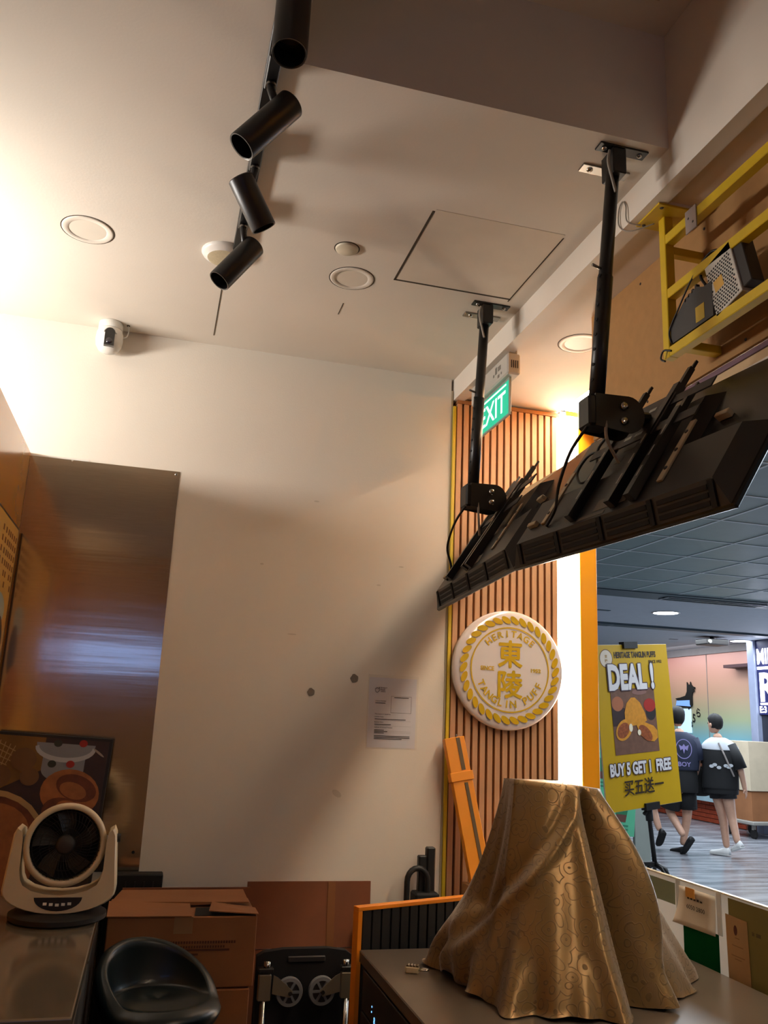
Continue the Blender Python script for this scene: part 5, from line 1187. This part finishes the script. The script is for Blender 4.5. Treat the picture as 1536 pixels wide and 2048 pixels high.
def head(parent, c, face, scale=1.0, hairlen=0.0):
    """head with face, ears and hair; face = horizontal facing direction"""
    c = Vector(c); f_ = Vector(face).normalized(); s_ = Vector((0,0,1)).cross(f_).normalized(); s = scale
    def P(x,y,z): return c+s_*x*s+f_*y*s+Vector((0,0,z*s))
    rg = []
    for z,w,fr,bk in ((-0.115,0.030,0.055,0.01),(-0.10,0.045,0.075,0.03),(-0.07,0.060,0.085,0.06),(-0.03,0.070,0.088,0.085),(0.0,0.074,0.090,0.095),(0.04,0.075,0.088,0.10),(0.08,0.066,0.072,0.088),(0.105,0.045,0.045,0.06),(0.118,0.012,0.012,0.02)):
        rg.append([P(w*cos(t), (fr if sin(t) > 0 else bk)*sin(t), z) for t in [2*pi*i/20 for i in range(20)]])
    hd = MB().loft(rg).build('head_skin', SKIN, parent, local=True, smooth=True)
    MB().loft([[P(0.010*cos(t),0.086+0.003*sin(t),0.012) for t in [2*pi*i/8 for i in range(8)]],[P(0.016*cos(t),0.098+0.012*sin(t),-0.028) for t in [2*pi*i/8 for i in range(8)]],[P(0.010*cos(t),0.086+0.004*sin(t),-0.040) for t in [2*pi*i/8 for i in range(8)]]]).build('nose', SKIN, hd, local=True, smooth=True)
    for sx_ in (-1,1):
        MB().lathe(P(sx_*0.030,0.083,0.010),f_,[(0.010,0),(0.009,0.004),(0,0.006)],12).build('eye', INK, hd, local=True)
        MB().loft([[P(sx_*(0.070+0.004*k),0.0+0.018*cos(t)*q,-0.012+0.030*sin(t)*q) for t in [2*pi*i/10 for i in range(10)]] for k,q in ((0,0.8),(2,1.0),(4,0.8))]).build('ear', SKIN, hd, local=True, smooth=True)
    MB().poly([P(0.022*cos(t),0.0865,-0.062+0.006*sin(t)) for t in [2*pi*i/12 for i in range(12)]]).build('mouth', mat('lip',(160,90,84),0.5), hd, local=True, fix=False)
    rg = []
    for z,w,fr,bk in ((-0.085-hairlen,0.050,-0.02,0.075),(-0.05-hairlen*0.5,0.074,-0.01,0.100),(-0.01,0.082,0.010,0.112),(0.03,0.085,0.070,0.118),(0.07,0.083,0.096,0.112),(0.10,0.070,0.084,0.095),(0.125,0.045,0.05,0.060),(0.137,0.010,0.01,0.012)):
        rg.append([P(w*cos(t)*(1+0.04*sin(5*t)), (fr if sin(t) > 0 else bk)*sin(t), z+0.004*sin(7*t)) for t in [2*pi*i/24 for i in range(24)]])
    MB().loft(rg).build('hair', HAIR, parent, local=True, smooth=True)
def person(name, label, at, py0):
    ang = math.atan2(at[0],at[1]); m = Matrix.Translation(Vector((at[0],at[1],0))) @ Matrix.Rotation(-ang,4,'Z')
    g = root(name,None,label,'person',mtx=m); dep = 0.2429*at[0]+0.9408*at[1]-0.2362*1.45; s = dep/FPX
    def K(px,py,y=0.0): return Vector(((px-py0[0]-0.048*(py-py0[1]))*s, y, (py0[1]-py)*s))
    return g, K
# woman: black T-shirt with pale shoulders, black shorts, white trainers; walking away to the left
g,K = person('person','person in a black T-shirt and shorts with white trainers and a shoulder strap, walking away',(6.87,9.55),(1440,1713))
V = [K(1441,1575),K(1441,1545),K(1440,1512),K(1436,1487),K(1433,1474),            # 0 pelvis 1 waist 2 chest 3 neck base 4 neck
     K(1424,1497,0.03),K(1412,1522,0.10),K(1403,1541,0.20),                        # 5 L shoulder 6 elbow 7 wrist
     K(1459,1500,-0.03),K(1478,1542,-0.06),K(1486,1578,-0.03),                     # 8 R shoulder 9 elbow 10 wrist
     K(1433,1586,0.04),K(1446,1640,0.08),K(1453,1699,0.05),                        # 11 front hip knee ankle
     K(1453,1586,-0.03),K(1462,1638,-0.02),K(1473,1686,-0.12)]
E_ = [(0,1),(1,2),(2,3),(3,4),(2,5),(5,6),(6,7),(2,8),(8,9),(9,10),(0,11),(11,12),(12,13),(0,14),(14,15),(15,16)]
Rr = [0.135,0.12,0.13,0.065,0.05,0.055,0.042,0.03,0.055,0.043,0.03,0.088,0.058,0.040,0.088,0.058,0.040]
finger_hand(V[7],V[7]-V[6],(0.5,0,-0.4),E_,V,E_,Rr,7,0.7,0.95); finger_hand(V[10],V[10]-V[9],(-1,0.2,0),E_,V,E_,Rr,10,0.4,0.95)
skin_mesh(V,E_,Rr,0,'body',SKIN,g)
head(g,K(1430,1457,0.02),(-0.75,0.66,0),0.95,-0.02)
BT = mat('tee_black',(20,20,22),0.8,var=0.15); PALE = mat('tee_pale',(196,200,206),0.8,var=0.08)
def c3(px,py,y=0): v = K(px,py,y); return (v.x,v.y,v.z)
garment('shirt',[(c3(1436,1484),0.075,0.065),(c3(1437,1490),0.15,0.10),(c3(1439,1500),0.215,0.125),(c3(1440,1515),0.225,0.15),(c3(1441,1540),0.215,0.155),(c3(1441,1565),0.215,0.16),(c3(1441,1585),0.22,0.165)],BT,g)
garment('shoulder_panel',[(c3(1436,1483),0.079,0.069),(c3(1437,1489.5),0.156,0.105),(c3(1439,1499.5),0.220,0.130),(c3(1440,1507),0.226,0.143,20,(0,0.012))],PALE,g,0.003)
sleeve('sleeve',[K(1425,1496,0.03),K(1415,1516,0.08),K(1408,1532,0.14)],[0.085,0.082,0.082],BT,g)
sleeve('sleeve',[K(1457,1499,-0.03),K(1469,1522,-0.05),K(1478,1544,-0.06)],[0.085,0.085,0.085],BT,g)
garment('shorts',[(c3(1441,1570),0.205,0.155),(c3(1442,1588),0.21,0.16),(c3(1442,1594),0.205,0.155)],BT,g)
sleeve('shorts_leg',[K(1435,1584,0.04),K(1438,1602,0.05)],[0.108,0.108],BT,g); sleeve('shorts_leg',[K(1453,1584,-0.03),K(1455,1602,-0.03)],[0.106,0.106],BT,g)
MB().tube([K(1437,1494,-0.13),K(1447,1515,-0.165),K(1458,1540,-0.165),K(1466,1558,-0.12)],0.011,6).build('shoulder_strap', mat('strap_grey',(150,140,136),0.7), g, local=True)
b = MB()
for x,y in ((1424,1540),(1430,1537),(1438,1542),(1451,1538),(1456,1540),(1460,1537)): b.poly([p for p in ell(K(x,y,-0.172),(1,0,0),(0,0,1),0.028,0.02,10)])
b.build('shirt_print', PALE, g, local=True, fix=False)
WS = mat('trainer_white',(222,222,220),0.5,var=0.03)
shoe('shoe',K(1459,1711,0.0)+Vector((0,0,0.0)),K(1422,1712,0.13),WS,mat('sole_white',(210,210,206),0.5),g)
shoe('shoe',K(1482,1691,-0.16),K(1463,1702,-0.05),WS,mat('sole_white',(210,210,206),0.5),g)
hb = root('shoulder_bag',None,'black soft bag carried at the left hip of the walking person','bag',mtx=g.matrix_world.copy())
rg = []
for z,wx,wy in ((1544,0.05,0.03),(1552,0.10,0.05),(1570,0.13,0.06),(1590,0.15,0.07),(1600,0.14,0.07),(1603,0.08,0.05)):
    c = K(1400,z,0.20); rg.append([c+Vector((wx*cos(t),wy*sin(t),0)) for t in [2*pi*i/18 for i in range(18)]])
MB().loft(rg).build('bag_body', BLACKM, hb, local=True, smooth=True)
MB().tube([K(1395,1548,0.20),K(1400,1536,0.22),K(1407,1540,0.21)],0.010,6).build('strap', BLACKM, hb, local=True)
MB().tube([K(1412,1552,0.12),K(1413,1585,0.13)],0.008,6).build('side_cord', mat('strap_pale',(150,160,160),0.7), hb, local=True)

# man: navy T-shirt with back print, black shorts, black slippers
g,K = person('person','person in a navy printed T-shirt and black shorts, half behind the yellow poster',(6.47,9.80),(1362,1706))
V = [K(1362,1572),K(1363,1542),K(1364,1510),K(1360,1474),K(1359,1464),
     K(1346,1490,0.05),K(1336,1522,0.10),K(1332,1550,0.16),
     K(1386,1488,0.0),K(1397,1522,0.02),K(1395,1548,0.14),
     K(1350,1586,-0.03),K(1342,1628,0.02),K(1371,1672,-0.18),
     K(1376,1586,0.03),K(1377,1640,0.08),K(1369,1694,0.05)]
Rr = [0.135,0.13,0.145,0.068,0.055,0.058,0.045,0.032,0.058,0.045,0.032,0.088,0.058,0.040,0.088,0.058,0.040]
E_ = [(0,1),(1,2),(2,3),(3,4),(2,5),(5,6),(6,7),(2,8),(8,9),(9,10),(0,11),(11,12),(12,13),(0,14),(14,15),(15,16)]
finger_hand(V[7],V[7]-V[6],(1,0,0),E_,V,E_,Rr,7,0.5); finger_hand(V[10],V[10]-V[9],(-1,0,0),E_,V,E_,Rr,10,0.5)
skin_mesh(V,E_,Rr,0,'body',SKIN,g)
head(g,K(1357,1442,0.02),(-0.35,0.94,0),1.0,0.0)
NV = mat('tee_navy',(34,40,62),0.8,var=0.12)
garment('shirt',[(c3(1360,1471),0.085,0.075),(c3(1361,1476),0.16,0.105),(c3(1363,1486),0.225,0.13),(c3(1364,1505),0.235,0.155),(c3(1364,1525),0.225,0.155),(c3(1363,1548),0.225,0.16)],NV,g)
sleeve('sleeve',[K(1346,1488,0.05),K(1338,1515,0.09)],[0.09,0.088],NV,g); sleeve('sleeve',[K(1384,1486,0.0),K(1393,1508,0.01),K(1398,1526,0.02)],[0.09,0.09,0.088],NV,g)
garment('shorts',[(c3(1363,1542),0.20,0.15),(c3(1363,1562),0.215,0.16),(c3(1363,1582),0.22,0.165),(c3(1363,1590),0.215,0.16)],BT,g)
sleeve('shorts_leg',[K(1351,1578,-0.03),K(1347,1604,-0.01),K(1344,1622,0.01)],[0.115,0.12,0.125],BT,g); sleeve('shorts_leg',[K(1375,1578,0.03),K(1376,1604,0.05),K(1377,1622,0.06)],[0.115,0.12,0.122],BT,g)
PR = mat('shirt_print_lilac',(150,140,196),0.7,var=0.1)
b = MB(); yb = -0.165
for r0,r1 in ((0.088,0.096),): b.add([K(1369,1505,yb)+Vector((rr*cos(2*pi*i/28),0,1.25*rr*sin(2*pi*i/28))) for rr in (r0,r1) for i in range(28)],[(i,(i+1)%28,28+(i+1)%28,28+i) for i in range(28)])
b.poly([K(1369,1500,yb)+Vector(q) for q in ((-0.06,0,0.02),(-0.02,0,0.0),(0,0,0.03),(0.02,0,0.0),(0.06,0,0.02),(0.04,0,-0.05),(0.015,0,-0.03),(0,0,-0.09),(-0.015,0,-0.03),(-0.04,0,-0.05))])
text(b,'BOY',K(1359,1539,yb-0.005),(1,0,0),(0,0,1),w=0.15,h=0.055,bold=0.02)
b.build('shirt_print', PR, g, local=True, fix=False)
BS = mat('slipper_black',(24,22,24),0.6)
shoe('slipper',K(1376,1704,0.0),K(1347,1707,0.14),BS,BLACKM,g,0.046,0.05)
shoe('slipper',K(1388,1675,-0.26),K(1368,1708,-0.12),BS,BLACKM,g,0.046,0.05)

# third walker, only a lower leg shows below the poster
g,K = person('person','person almost wholly hidden behind the yellow poster, only a pale calf and dark shoe showing',(6.36,10.1),(1312,1698))
V = [K(1290,1572),K(1290,1542),K(1290,1510),K(1288,1478),K(1287,1468),
     K(1272,1492),K(1266,1525,0.05),K(1264,1552,0.10), K(1308,1492),K(1313,1524,0.02),K(1312,1550,0.10),
     K(1280,1586),K(1278,1640,0.06),K(1280,1690,0.04), K(1298,1586),K(1302,1622,0.0),K(1316,1662,-0.14)]
Rr = [0.13,0.12,0.13,0.065,0.052,0.055,0.043,0.03,0.055,0.043,0.03,0.086,0.056,0.038,0.086,0.058,0.038]
E_ = [(0,1),(1,2),(2,3),(3,4),(2,5),(5,6),(6,7),(2,8),(8,9),(9,10),(0,11),(11,12),(12,13),(0,14),(14,15),(15,16)]
finger_hand(V[7],V[7]-V[6],(1,0,0),E_,V,E_,Rr,7,0.5); finger_hand(V[10],V[10]-V[9],(-1,0,0),E_,V,E_,Rr,10,0.5)
skin_mesh(V,E_,Rr,0,'body',SKIN,g)
head(g,K(1286,1446,0.02),(-0.35,0.94,0),0.97,0.0)
garment('shirt',[(c3(1288,1475),0.085,0.075),(c3(1289,1482),0.17,0.11),(c3(1290,1492),0.215,0.13),(c3(1290,1515),0.22,0.15),(c3(1290,1560),0.21,0.155)],BT,g)
sleeve('sleeve',[K(1272,1491),K(1268,1518,0.04)],[0.085,0.082],BT,g); sleeve('sleeve',[K(1308,1491),K(1312,1518,0.02)],[0.085,0.082],BT,g)
garment('shorts',[(c3(1290,1550),0.19,0.145),(c3(1290,1575),0.205,0.155),(c3(1290,1592),0.205,0.155)],BT,g)
sleeve('shorts_leg',[K(1281,1580),K(1279,1616,0.03)],[0.11,0.115],BT,g); sleeve('shorts_leg',[K(1298,1580),K(1300,1612)],[0.11,0.115],BT,g)
shoe('shoe',K(1286,1697),K(1262,1699,0.12),BS,BLACKM,g); shoe('shoe',K(1324,1664,-0.20),K(1314,1692,-0.06),BS,BLACKM,g)
